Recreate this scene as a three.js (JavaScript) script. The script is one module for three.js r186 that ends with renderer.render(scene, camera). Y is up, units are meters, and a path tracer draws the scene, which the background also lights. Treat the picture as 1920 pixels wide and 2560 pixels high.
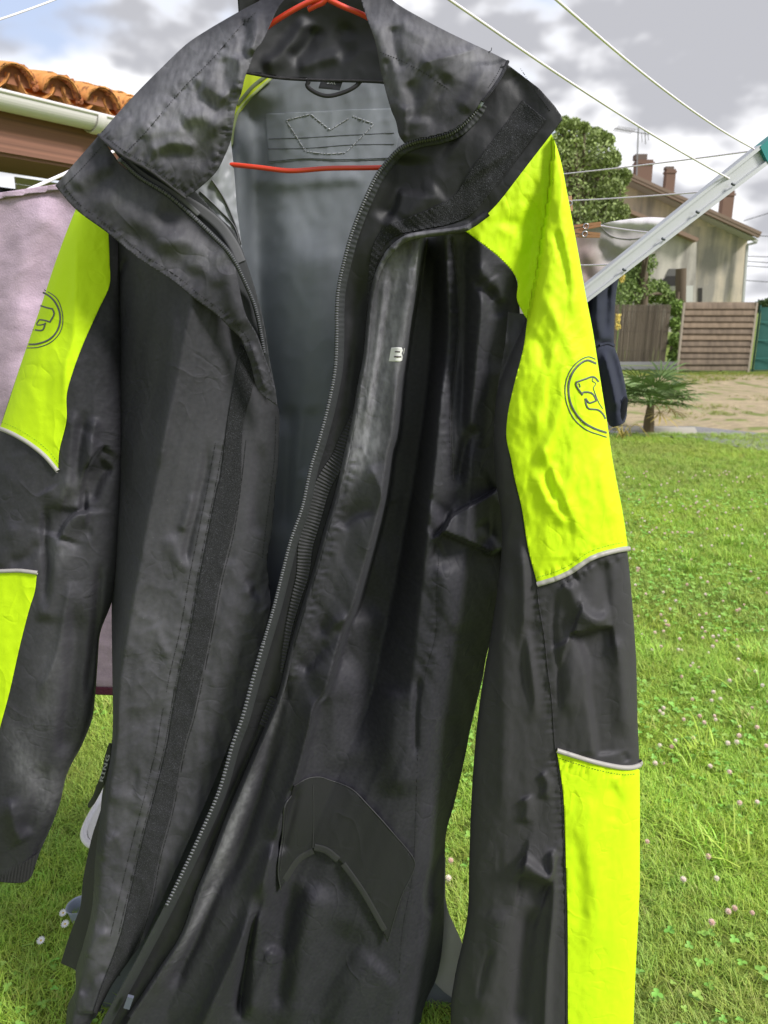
import * as THREE from 'three';
import { mergeGeometries } from 'three/addons/utils/BufferGeometryUtils.js';
import { FontLoader } from 'three/addons/loaders/FontLoader.js';
import { TextGeometry } from 'three/addons/geometries/TextGeometry.js';

/* ---------------------------------------------------------------- camera, sky, sun, exposure */
const F = 1849, EYE = new THREE.Vector3(0, 1.55, 0), PITCH = 15.3 * Math.PI / 180;
const CP = Math.cos(PITCH), SP = Math.sin(PITCH);
const scene = new THREE.Scene();
const camera = new THREE.PerspectiveCamera(2 * Math.atan(1280 / F) * 180 / Math.PI, 0.75, 0.05, 900);
camera.position.copy(EYE);
camera.lookAt(0, EYE.y - SP, -CP);
camera.focus = 1.22;
camera.userData.fStop = 8;
const renderer = new THREE.WebGLRenderer({ antialias: true });
renderer.toneMapping = THREE.LinearToneMapping;
renderer.toneMappingExposure = 1.12;
renderer.shadowMap.enabled = true;

const SUN = new THREE.Vector3(1.0, 1.05, 0.62).normalize();
const sun = new THREE.DirectionalLight(new THREE.Color(1.0, 0.97, 0.93), 4.0);
sun.position.copy(SUN).multiplyScalar(40);
sun.castShadow = true;
sun.shadow.radius = 26;
sun.shadow.mapSize.set(2048, 2048);
Object.assign(sun.shadow.camera, { left: -12, right: 12, top: 12, bottom: -12, near: 1, far: 90 });
scene.add(sun, sun.target);

/* seeded noise */
function rng(seed) { let s = seed >>> 0; return () => { s = (s + 0x6D2B79F5) | 0; let t = Math.imul(s ^ (s >>> 15), 1 | s); t = (t + Math.imul(t ^ (t >>> 7), 61 | t)) ^ t; return ((t ^ (t >>> 14)) >>> 0) / 4294967296; }; }
const PERM = new Uint8Array(512); { const r = rng(7), p = [...Array(256).keys()]; for (let i = 255; i > 0; i--) { const j = Math.floor(r() * (i + 1)); [p[i], p[j]] = [p[j], p[i]]; } for (let i = 0; i < 512; i++) PERM[i] = p[i & 255]; }
const GX = [], GY = []; for (let i = 0; i < 16; i++) { GX.push(Math.cos(i * Math.PI / 8)); GY.push(Math.sin(i * Math.PI / 8)); }
function n2(x, y) {                                   // gradient noise, about -0.7..0.7
  const xi = Math.floor(x), yi = Math.floor(y), fx = x - xi, fy = y - yi, X = xi & 255, Y = yi & 255;
  const u = fx * fx * fx * (fx * (fx * 6 - 15) + 10), v = fy * fy * fy * (fy * (fy * 6 - 15) + 10);
  const g = (a, b, px, py) => { const k = PERM[PERM[a & 255] + (b & 255)] & 15; return GX[k] * px + GY[k] * py; };
  const a = g(X, Y, fx, fy), b = g(X + 1, Y, fx - 1, fy), c = g(X, Y + 1, fx, fy - 1), d = g(X + 1, Y + 1, fx - 1, fy - 1);
  return a + (b - a) * u + (c - a) * v + (a - b - c + d) * u * v;
}
const fbm = (x, y, o = 4) => { let s = 0, a = 1; for (let i = 0; i < o; i++) { s += a * n2(x, y); x = x * 2.03 + 17.1; y = y * 2.03 + 9.7; a *= 0.5; } return s; };
const ridged = (x, y, o = 2) => { let s = 0, a = 1; for (let i = 0; i < o; i++) { const r = 1 - Math.min(1, Math.abs(n2(x, y)) * 2.2); s += a * r * r; x = x * 2.1 + 5.3; y = y * 2.1 + 3.1; a *= 0.5; } return s; };
const sstep = (a, b, x) => { const t = Math.min(1, Math.max(0, (x - a) / (b - a))); return t * t * (3 - 2 * t); };
const lerp = (a, b, t) => a + (b - a) * t;

/* sky: broken grey cloud with bright gaps and some blue, computed over the whole sphere */
{
  const w = 2048, h = 1024, data = new Float32Array(w * h * 4);
  const wrapN = (az, el, s, o, k) => {              // periodic in azimuth: sample a cylinder as two crossed slices
    const t = (az / (2 * Math.PI) + 0.5), a = fbm(az * s, el * s * 1.6 + k, o), b = fbm((az - 2 * Math.PI) * s, el * s * 1.6 + k, o);
    const m = sstep(0.86, 1.0, t); return a * (1 - m) + b * m;
  };
  for (let j = 0; j < h; j++) {
    const el = (j + 0.5) / h * Math.PI - Math.PI / 2;
    for (let i = 0; i < w; i++) {
      const az = ((i + 0.5) / w - 0.5) * 2 * Math.PI;     // atan2(z, x); the camera looks towards -z: az = -PI/2
      const k = (j * w + i) * 4;
      let r, g, b;
      if (el < -0.02) { r = 0.16; g = 0.18; b = 0.12; } else {
        const azd = (az + Math.PI / 2) * 180 / Math.PI, eld = el * 180 / Math.PI, q = 1 / (0.25 + el);   // clouds flatten towards the horizon
        const big = wrapN(az, el, 2.2, 3, 3.3), mid = wrapN(az, el * 1.5, 5.5, 4, 11.9), fine = wrapN(az, el * 1.3, 15, 5, 41.7);
        const bump = (a0, e0, ra, re) => Math.exp(-(((azd - a0) / ra) ** 2) - (((eld - e0) / re) ** 2));
        let cover = 0.30 + 0.8 * big + 0.55 * mid + 0.30 * fine;
        cover -= 0.75 * bump(-25, 17.2, 12, 2.8) + 0.4 * bump(-8, 20, 6, 3);
        cover += 0.5 * bump(-22, 12.5, 6, 1.8);
        const c = sstep(-0.20, 0.28, cover);
        const bl = [0.40, 0.55, 0.86], hz = [0.78, 0.83, 0.92], f = Math.exp(-el * 3.0);
        const sk = bl.map((v, w2) => lerp(v, hz[w2], f));
        let t = 0.40 + 0.9 * big + 1.35 * mid + 0.8 * fine + 0.35 * sstep(6, 18, eld);
        t += 0.35 * bump(18, 17, 12, 4) - 0.55 * bump(24, 9.5, 8, 2.6) - 0.8 * bump(-20, 13.6, 5, 2.0) - 0.5 * bump(10, 12.5, 5, 1.6) - 0.45 * bump(-17, 16.5, 11, 4) - 0.3 * bump(12, 10, 9, 2);
        t = sstep(0.08, 0.95, t);
        const white = [1.10, 1.10, 1.12], grey = [0.53, 0.535, 0.57];
        const cl = white.map((v, w2) => lerp(v, grey[w2], t));
        r = lerp(sk[0], cl[0], c); g = lerp(sk[1], cl[1], c); b = lerp(sk[2], cl[2], c);
      }
      r *= 0.95; g *= 0.95; b *= 0.96;
      data[k] = r; data[k + 1] = g; data[k + 2] = b; data[k + 3] = 1;
    }
  }
  const t = new THREE.DataTexture(data, w, h, THREE.RGBAFormat, THREE.FloatType);
  t.mapping = THREE.EquirectangularReflectionMapping; t.magFilter = t.minFilter = THREE.LinearFilter; t.needsUpdate = true;
  scene.background = t; scene.environment = t;
}

/* ---------------------------------------------------------------- helpers */
const V3 = (x, y, z) => new THREE.Vector3(x, y, z);
function ray(px, py) { const dx = (px - 960) / F, dy = (1280 - py) / F; return V3(dx, dy * CP - SP, -(dy * SP + CP)); }
function at(px, py, d) { const r = ray(px, py); return r.multiplyScalar(d / -r.z).add(EYE); }       // the point at distance d in front (z = -d)
function ground(px, py, y = 0) { const r = ray(px, py); return r.multiplyScalar((y - EYE.y) / r.y).add(EYE); }
const D0 = 1.2;                                       // the jacket hangs this far in front of the eye
const P = (px, py, h) => at(px, py, D0 - h);

const used = new Map();
function numbered(name) { const n = used.get(name) || 0; used.set(name, n + 1); return n ? `${name}_${String(n).padStart(3, '0')}` : name; }
function thing(name, label, category, pos = [0, 0, 0], group) {
  const o = new THREE.Group(); o.name = numbered(name); o.position.set(...pos); scene.add(o);
  o.userData = { label, category }; if (group) o.userData.group = group;
  return o;
}
function shadows(m) { m.castShadow = m.receiveShadow = true; return m; }
// a part whose geometry is written in the scene's axes, put under a thing that only has a position
function part(parent, name, geo, mat, label) {
  let p = parent, off = V3(0, 0, 0);
  while (p && p !== scene) { off.add(p.position); p = p.parent; }
  geo.translate(-off.x, -off.y, -off.z);
  const m = shadows(new THREE.Mesh(geo, mat)); m.name = name; parent.add(m);
  if (label) m.userData.label = label;
  return m;
}
function struct(name, geo, mat, kind = 'structure') { const m = shadows(new THREE.Mesh(geo, mat)); m.name = numbered(name); m.userData.kind = kind; scene.add(m); return m; }

// smooth open curve through points
function sm(pts, step = 8, tension = 0.5) {
  const c = new THREE.CatmullRomCurve3(pts.map(p => V3(p[0], p[1], 0)), false, 'centripetal');
  let len = 0; for (let i = 1; i < pts.length; i++) len += Math.hypot(pts[i][0] - pts[i - 1][0], pts[i][1] - pts[i - 1][1]);
  const n = Math.max(2, Math.round(len / step)); const out = [];
  for (let i = 0; i <= n; i++) { const q = c.getPoint(i / n); out.push([q.x, q.y]); }
  return out;
}
const rev = a => a.slice().reverse();
// x as a smooth function of y through [x, y] points
function rail(pts) {
  const s = sm(pts, 6).sort((a, b) => a[1] - b[1]);
  return y => { if (y <= s[0][1]) return s[0][0]; if (y >= s[s.length - 1][1]) return s[s.length - 1][0];
    let a = 0, b = s.length - 1; while (b - a > 1) { const m = (a + b) >> 1; if (s[m][1] <= y) a = m; else b = m; }
    const t = (y - s[a][1]) / (s[b][1] - s[a][1] || 1); return s[a][0] + (s[b][0] - s[a][0]) * t; };
}

/* cloth relief: a list of folds laid over a base surface; heights in metres towards the viewer */
class Relief {
  constructor(base) { this.base = base; this.list = []; this.extra = []; }
  // ridge (a > 0) or valley (a < 0) along a line, with its own width on each side (px), fading out at the ends
  fold(pts, a, wl, wr = wl, o = {}) { this.list.push({ pts: sm(pts, 14), a, wl, wr, kind: o.sharp ? 1 : 0, fade: o.fade ?? 0.18, box: null }); return this; }
  // the surface right of the line lies a metres higher
  step(pts, a, w, o = {}) { this.list.push({ pts: sm(pts, 14), a, wl: w, wr: w, kind: 2, reach: o.reach || 90, fade: o.fade ?? 0.12 }); return this; }
  add(f) { this.extra.push(f); return this; }
  // little puckers beside a seam
  pucker(pts, a, w, period, seed = 1) { this.list.push({ pts: sm(pts, 10), a, wl: w, wr: w, kind: 3, period, seed, fade: 0.05 }); return this; }
  at(x, y) {
    let h = this.base(x, y);
    for (const f of this.list) {
      const p = f.pts, reach = f.kind === 2 ? f.reach * 2.6 : 3 * Math.max(f.wl, f.wr);
      if (!f.box) { let a = 1e9, b = -1e9, c = 1e9, d = -1e9; for (const q of p) { a = Math.min(a, q[0]); b = Math.max(b, q[0]); c = Math.min(c, q[1]); d = Math.max(d, q[1]); } f.box = [a - reach, b + reach, c - reach, d + reach]; }
      if (x < f.box[0] || x > f.box[1] || y < f.box[2] || y > f.box[3]) continue;
      let best = 1e12, bs = 0, side = 1;
      for (let i = 1; i < p.length; i++) {
        const ax = p[i - 1][0], ay = p[i - 1][1], ux = p[i][0] - ax, uy = p[i][1] - ay, l2 = ux * ux + uy * uy || 1e-9;
        let t = ((x - ax) * ux + (y - ay) * uy) / l2; t = t < 0 ? 0 : t > 1 ? 1 : t;
        const ex = x - ax - ux * t, ey = y - ay - uy * t, d2 = ex * ex + ey * ey;
        if (d2 < best) { best = d2; bs = (i - 1 + t) / (p.length - 1); side = (uy * (x - ax) - ux * (y - ay)) >= 0 ? 1 : -1; }
      }
      const d = Math.sqrt(best), fd = f.fade > 0 ? sstep(0, f.fade, bs) * sstep(0, f.fade, 1 - bs) : 1;
      const w = side > 0 ? f.wr : f.wl;
      if (f.kind === 0) { const q = d / w; if (q < 3) h += f.a * fd * Math.exp(-q * q); }
      else if (f.kind === 1) { const q = d / w; if (q < 3) h += f.a * fd * Math.pow(Math.max(0, 1 - q / 3), 2.2); }
      else if (f.kind === 2) { const q = side * d, e = Math.exp(-Math.pow(Math.max(0, d - f.wl) / f.reach, 2)); h += f.a * fd * 0.5 * Math.tanh(q / f.wl * 1.5) * e; }
      else { const q = d / w; if (q < 3) { const s = bs * p.length * 10; h += f.a * fd * Math.exp(-q * q) * n2(s / f.period + f.seed * 13.7, f.seed + side * 0.21) * 2; } }
    }
    for (const f of this.extra) h += f(x, y);
    return h;
  }
}
// a base surface strung between lines that run down the garment: each point is [x px, y px, height]; soft = rounding in px
function strung(lines, soft = 14) {
  const rails = lines.map(l => { const s = l.slice().sort((a, b) => a[1] - b[1]); const c = new THREE.CatmullRomCurve3(s.map(p => V3(p[0], p[1], p[2] * 1000)), false, 'centripetal'), n = s.length * 14, q = []; for (let i = 0; i <= n; i++) q.push(c.getPoint(i / n)); q.sort((a, b) => a.y - b.y);
    return y => { if (y <= q[0].y) return [q[0].x, q[0].z / 1000]; if (y >= q[n].y) return [q[n].x, q[n].z / 1000]; let a = 0, b = n; while (b - a > 1) { const m = (a + b) >> 1; if (q[m].y <= y) a = m; else b = m; } const t = (y - q[a].y) / (q[b].y - q[a].y || 1); return [lerp(q[a].x, q[b].x, t), lerp(q[a].z, q[b].z, t) / 1000]; }; });
  let cy = null, row = null;
  const lin = (x, r) => { if (x <= r[0][0]) return r[0][1]; for (let i = 1; i < r.length; i++) if (x <= r[i][0]) return lerp(r[i - 1][1], r[i][1], (x - r[i - 1][0]) / (r[i][0] - r[i - 1][0] || 1)); return r[r.length - 1][1]; };
  const cache = new Map();
  return (x, y) => { row = cache.get(y); if (!row) { row = rails.map(f => f(y)).sort((a, b) => a[0] - b[0]); if (cache.size < 20000) cache.set(y, row); }
    return 0.08 * (lin(x - soft, row) + lin(x + soft, row)) + 0.22 * (lin(x - soft * 0.5, row) + lin(x + soft * 0.5, row)) + 0.4 * lin(x, row); };
}
// soft vertical drape, crumples and fine crinkles of coated nylon
function drape(seed, a1 = 0.004, a2 = 0.0012, a3 = 0.0003, lx = 70, ly = 260, tilt = 0) {
  return (x, y) => { const X = x + tilt * y; return a1 * fbm(X / lx + seed * 7.3, y / ly + seed, 2) + a2 * ridged(X / 55 + seed * 3.1, y / 85 - seed, 2) + a3 * ridged(X / 17 + seed, y / 21 + seed * 2.2, 2) + a3 * 0.6 * n2(x / 9, y / 9); };
}

/* a sheet of cloth: an outline filled with a fine grid, laid on a relief, with thickness */
function clipHalf(poly, ax, v, keepLess) {
  const out = [], n = poly.length;
  for (let i = 0; i < n; i++) {
    const a = poly[i], b = poly[(i + 1) % n], ia = keepLess ? a[ax] <= v : a[ax] >= v, ib = keepLess ? b[ax] <= v : b[ax] >= v;
    if (ia) out.push(a);
    if (ia !== ib) { const t = (v - a[ax]) / (b[ax] - a[ax]); const q = [a[0] + (b[0] - a[0]) * t, a[1] + (b[1] - a[1]) * t]; q[ax] = v; out.push(q); }
  }
  return out;
}
const area2 = p => { let s = 0; for (let i = 0; i < p.length; i++) { const a = p[i], b = p[(i + 1) % p.length]; s += a[0] * b[1] - b[0] * a[1]; } return s / 2; };
function fillGrid(poly, cell) {
  if (area2(poly) < 0) poly = rev(poly);
  let x0 = 1e9, x1 = -1e9; for (const q of poly) { x0 = Math.min(x0, q[0]); x1 = Math.max(x1, q[0]); }
  const verts = [], key = new Map(), tris = [];
  const id = q => { const k = Math.round(q[0] * 50) * 1048576 + Math.round(q[1] * 50); let v = key.get(k); if (v === undefined) { v = verts.length; verts.push(q); key.set(k, v); } return v; };
  for (let i = Math.floor(x0 / cell); i * cell < x1; i++) {
    let col = clipHalf(clipHalf(poly, 0, i * cell, false), 0, (i + 1) * cell, true);
    if (col.length < 3) continue;
    let c0 = 1e9, c1 = -1e9; for (const q of col) { c0 = Math.min(c0, q[1]); c1 = Math.max(c1, q[1]); }
    for (let j = Math.floor(c0 / cell); j * cell < c1; j++) {
      const top = clipHalf(col, 1, (j + 1) * cell, true); const pc = clipHalf(top, 1, j * cell, false);
      col = clipHalf(col, 1, (j + 1) * cell, false);
      if (pc.length < 3) { if (col.length < 3) break; continue; }
      const ids = []; for (const q of pc) { const v = id(q); if (ids[ids.length - 1] !== v) ids.push(v); } if (ids[0] === ids[ids.length - 1]) ids.pop();
      if (ids.length < 3) continue;
      const pp = ids.map(v => new THREE.Vector2(verts[v][0], verts[v][1]));
      const fs = ids.length === 3 ? [[0, 1, 2]] : ids.length === 4 ? [[0, 1, 2], [0, 2, 3]] : THREE.ShapeUtils.triangulateShape(pp, []);
      for (const f of fs) { let [a, b, c] = f.map(k => ids[k]); const ar = (verts[b][0] - verts[a][0]) * (verts[c][1] - verts[a][1]) - (verts[c][0] - verts[a][0]) * (verts[b][1] - verts[a][1]); if (Math.abs(ar) < 0.02) continue; if (ar < 0) [b, c] = [c, b]; tris.push(a, b, c); }
    }
  }
  return { verts, tris };
}
function sheet(poly, h, o = {}) {
  const cell = o.cell || 6, thick = o.thick ?? 0.0015, back = o.back || ((x, y, hh) => hh - thick);
  const { verts, tris } = fillGrid(poly, cell), n = verts.length;
  const pos = new Float32Array(n * 6), uv = new Float32Array(n * 4), idx = [];
  verts.forEach((q, i) => {
    const hh = h(q[0], q[1]), a = P(q[0], q[1], hh), b = P(q[0], q[1], back(q[0], q[1], hh));
    pos.set([a.x, a.y, a.z], i * 3); pos.set([b.x, b.y, b.z], (n + i) * 3);
    uv.set([a.x, a.y], i * 2); uv.set([b.x, b.y], (n + i) * 2);
  });
  const edge = new Map();
  for (let t = 0; t < tris.length; t += 3) {
    const [a, b, c] = [tris[t], tris[t + 1], tris[t + 2]];
    idx.push(a, c, b, n + a, n + b, n + c);                  // pixel rows run downwards, so the winding turns over
    for (const [p, q] of [[a, b], [b, c], [c, a]]) { const k = q * 4194304 + p; if (edge.has(k)) edge.delete(k); else edge.set(p * 4194304 + q, [p, q]); }
  }
  for (const [p, q] of edge.values()) idx.push(p, q, n + p, q, n + q, n + p);
  const g = new THREE.BufferGeometry();
  g.setAttribute('position', new THREE.BufferAttribute(pos, 3)); g.setAttribute('uv', new THREE.BufferAttribute(uv, 2)); g.setIndex(idx); g.computeVertexNormals();
  return g;
}
// a strip of tape, cord or print that follows a line over a relief
function ribbon(pts, width, h, lift, o = {}) {
  const line = o.raw ? pts : sm(pts, o.step || 5), n = line.length, m = o.across || 2, pos = [], uv = [], idx = [];
  const w = typeof width === 'function' ? width : () => width; let s = 0;
  const rows = (m + 1) + 2;
  for (let i = 0; i < n; i++) {
    const a = line[Math.max(0, i - 1)], b = line[Math.min(n - 1, i + 1)], l = Math.hypot(b[0] - a[0], b[1] - a[1]) || 1, nx = -(b[1] - a[1]) / l, ny = (b[0] - a[0]) / l;
    if (i) s += Math.hypot(line[i][0] - line[i - 1][0], line[i][1] - line[i - 1][1]);
    const ww = w(i / (n - 1)), put = (u, dz) => { const x = line[i][0] + nx * u * ww / 2, y = line[i][1] + ny * u * ww / 2; const p = P(x, y, h(x, y) + dz); pos.push(p.x, p.y, p.z); uv.push(p.x, p.y); };
    put(-1, lift * 0.0 - 0.0006);
    for (let j = 0; j <= m; j++) { const u = j / m * 2 - 1; put(u, lift + (o.relief ? o.relief(s, u) : 0)); }
    put(1, lift * 0.0 - 0.0006);
  }
  for (let i = 0; i < n - 1; i++) for (let j = 0; j < rows - 1; j++) { const a = i * rows + j, b = a + 1, c = a + rows, d = c + 1; idx.push(a, b, c, b, d, c); }
  const g = new THREE.BufferGeometry();
  g.setAttribute('position', new THREE.Float32BufferAttribute(pos, 3)); g.setAttribute('uv', new THREE.Float32BufferAttribute(uv, 2)); g.setIndex(idx); g.computeVertexNormals();
  return g;
}
// a round cord over a relief
function cord(pts, r, h, lift = 0, seg = 8) {
  const line = sm(pts, 6).map(q => P(q[0], q[1], h(q[0], q[1]) + lift));
  return new THREE.TubeGeometry(new THREE.CatmullRomCurve3(line), line.length * 2, r, seg, false);
}
// a row of separate stitches
function stitches(pts, h, o = {}) {
  const line = sm(pts, 1.5), gap = o.gap || 9, len = o.len || 5.5, out = []; let s = 0, start = 0, run = [];
  for (let i = 1; i < line.length; i++) {
    s += Math.hypot(line[i][0] - line[i - 1][0], line[i][1] - line[i - 1][1]);
    const ph = s % gap; if (ph < len) run.push(line[i]); else { if (run.length > 1) out.push(ribbon([run[0], run[run.length - 1]], o.w || 1.7, h, o.lift ?? 0.0007, { raw: true, across: 1 })); run = []; }
  }
  return mergeGeometries(out);
}
function tube(points, r, seg = 8, n) { return new THREE.TubeGeometry(new THREE.CatmullRomCurve3(points), n || points.length * 6, r, seg, false); }
function box(w, h, d, x = 0, y = 0, z = 0) { const g = new THREE.BoxGeometry(w, h, d); g.translate(x, y, z); return g; }

/* ---------------------------------------------------------------- materials */
function tex(w, h, f, srgb) { const d = new Uint8Array(w * h * 4); for (let j = 0; j < h; j++) for (let i = 0; i < w; i++) { const c = f(i, j); const k = (j * w + i) * 4; if (typeof c === 'number') { d[k] = d[k + 1] = d[k + 2] = Math.max(0, Math.min(255, c * 255)); } else for (let q = 0; q < 3; q++) { const l = Math.max(0, Math.min(1, c[q])); d[k + q] = 255 * (srgb ? (l <= 0.0031308 ? l * 12.92 : 1.055 * Math.pow(l, 1 / 2.4) - 0.055) : l); } d[k + 3] = 255; }
  const t = new THREE.DataTexture(d, w, h); t.wrapS = t.wrapT = THREE.RepeatWrapping; t.magFilter = THREE.LinearFilter; t.minFilter = THREE.LinearMipmapLinearFilter; t.generateMipmaps = true; if (srgb) t.colorSpace = THREE.SRGBColorSpace; t.needsUpdate = true; return t; }
// periodic noise for tiles
const tn = (i, j, n, k, s) => { const a = i / n * Math.PI * 2, b = j / n * Math.PI * 2; return fbm(Math.cos(a) * k + s, Math.sin(a) * k + Math.cos(b) * k * 1.31 + s * 2, 3) * 0.6 + fbm(Math.sin(b) * k - s, Math.sin(a) * k * 0.9 + s, 3) * 0.4; };
const rep = (t, sx, sy, ox = 0, oy = 0) => { const c = t.clone(); c.repeat.set(sx, sy); c.offset.set(ox, oy); c.needsUpdate = true; return c; };
const RR = rng(99);
const weave = tex(128, 128, (i, j) => { const a = Math.sin(i / 128 * Math.PI * 32), b = Math.sin(j / 128 * Math.PI * 32); return 0.5 + 0.25 * a * b + 0.25 * (RR() - 0.5); });
const fuzz = tex(256, 256, () => RR());
const C = (r, g, b) => new THREE.Color().setRGB(r, g, b);
const std = (c, rough, o = {}) => new THREE.MeshStandardMaterial({ color: C(...c), roughness: rough, side: THREE.DoubleSide, ...o });

/* ================================================================ ground */
function polySheet(pts, y) {                            // a flat piece of ground through points given as [x, z]
  const g = new THREE.ShapeGeometry(new THREE.Shape(pts.map(p => new THREE.Vector2(p[0], -p[1])))); g.rotateX(-Math.PI / 2); g.translate(0, y, 0);
  const p = g.attributes.position, uv = g.attributes.uv; for (let i = 0; i < p.count; i++) uv.setXY(i, p.getX(i), -p.getZ(i)); return g;
}
const gp = (x, y) => { const q = ground(x, y); return [q.x, q.z]; };
const lawnT = tex(512, 512, (i, j) => { const n = tn(i, j, 512, 2.2, 3), f = RR(), m = n2(i / 5, j / 5); const k = 0.62 + 0.5 * n + 0.5 * (f - 0.5) + 0.3 * m; const y = Math.max(0, tn(i, j, 512, 1.3, 31)) * 0.6; return [(0.25 + 0.14 * y) * k, (0.34 + 0.05 * y) * k, 0.042 * k]; }, true); lawnT.repeat.set(1 / 2.3, 1 / 2.3);
{ const g = new THREE.PlaneGeometry(700, 700); g.rotateX(-Math.PI / 2); g.translate(0, 0, -150); const p = g.attributes.position, uv = g.attributes.uv; for (let i = 0; i < p.count; i++) uv.setXY(i, p.getX(i), -p.getZ(i)); struct('lawn', g, new THREE.MeshStandardMaterial({ map: lawnT, roughness: 0.95 })); }
const sandT = tex(512, 512, (i, j) => { const n = tn(i, j, 512, 2.0, 7), m = tn(i, j, 512, 5.0, 17), f = RR(); const k = 0.85 + 0.35 * m + 0.35 * (f - 0.5), g = sstep(0.02, 0.4, n + 0.35 * m); return [lerp(0.44, 0.19, g) * k, lerp(0.345, 0.22, g) * k, lerp(0.21, 0.05, g) * k]; }, true); sandT.repeat.set(1 / 4.6, 1 / 4.6);
const pathNear = [[900, 1088], [1300, 1088], [1570, 1091], [1740, 1096], [1830, 1116], [1920, 1130], [2200, 1158]], pathFar = [[900, 1066], [1300, 1066], [1735, 1067], [1920, 1086], [2200, 1108]];
struct('dry_ground', polySheet([...pathFar.map(q => gp(...q)), gp(2600, 1110), gp(2600, 936), gp(1920, 936), gp(1300, 940), gp(900, 940)], 0.004), new THREE.MeshStandardMaterial({ map: sandT, roughness: 0.95 }));
const gravelT = tex(256, 256, () => { const v = 0.16 + 0.34 * RR() * RR() + 0.08 * RR(); return [v, v * 0.98, v * 0.97]; }, true); gravelT.repeat.set(1 / 1.1, 1 / 1.1);
struct('gravel_path', polySheet([...pathNear.map(q => gp(...q)), ...rev(pathFar).map(q => gp(...q))], 0.008), new THREE.MeshStandardMaterial({ map: gravelT, roughness: 0.95, bumpMap: rep(fuzz, 1 / 0.9, 1 / 0.9), bumpScale: 0.012 }));
struct('concrete_slab', polySheet([gp(1540, 1068), gp(1600, 1069), gp(1737, 1070), gp(1745, 1088), gp(1600, 1088), gp(1540, 1086)], 0.012), std([0.44, 0.41, 0.35], 0.9));

/* grass blades, clover leaves */
const bladeM = new THREE.MeshStandardMaterial({ color: C(1, 1, 1), roughness: 0.6, side: THREE.DoubleSide });
function tuft(seed, n, hgt, spread, wide) {
  const r = rng(seed), pos = [], idx = [];
  for (let k = 0; k < n; k++) {
    const a = r() * 6.283, d = r() * spread, bx = Math.cos(a) * d, bz = Math.sin(a) * d, dir = r() * 6.283, lean = 0.25 + r() * 0.8, h = hgt * (0.5 + 0.6 * r()), w = wide * (0.6 + 0.6 * r()), sx = Math.cos(dir + 1.57) * w, sz = Math.sin(dir + 1.57) * w, b = pos.length / 3;
    for (let q = 0; q < 3; q++) { const t = q / 3, o = lean * h * t * t * 1.3, y = h * t * (1 - 0.25 * lean * t), ww = 1 - t * 0.55; pos.push(bx + Math.cos(dir) * o - sx * ww, y, bz + Math.sin(dir) * o - sz * ww, bx + Math.cos(dir) * o + sx * ww, y, bz + Math.sin(dir) * o + sz * ww); }
    pos.push(bx + Math.cos(dir) * lean * h * 1.3, h * (1 - 0.28 * lean), bz + Math.sin(dir) * lean * h * 1.3);
    idx.push(b, b + 1, b + 2, b + 1, b + 3, b + 2, b + 2, b + 3, b + 4, b + 3, b + 5, b + 4, b + 4, b + 5, b + 6);
  }
  const g = new THREE.BufferGeometry(); g.setAttribute('position', new THREE.Float32BufferAttribute(pos, 3)); g.setIndex(idx); g.computeVertexNormals(); return g;
}
function scatter(name, geo, mat, places, kindLabel) {
  const m = shadows(new THREE.InstancedMesh(geo, mat, places.length)); m.name = numbered(name); const q = new THREE.Object3D();
  places.forEach((p, i) => { q.position.set(p.x, p.y || 0, p.z); q.rotation.set(p.tx || 0, p.r, p.tz || 0); q.scale.set(p.s, p.s * (p.sy || 1), p.s); q.updateMatrix(); m.setMatrixAt(i, q.matrix); m.setColorAt(i, p.c); });
  m.userData = { kind: 'stuff', label: kindLabel[0], category: kindLabel[1] }; scene.add(m); return m;
}
const onPath = z => false;
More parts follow.
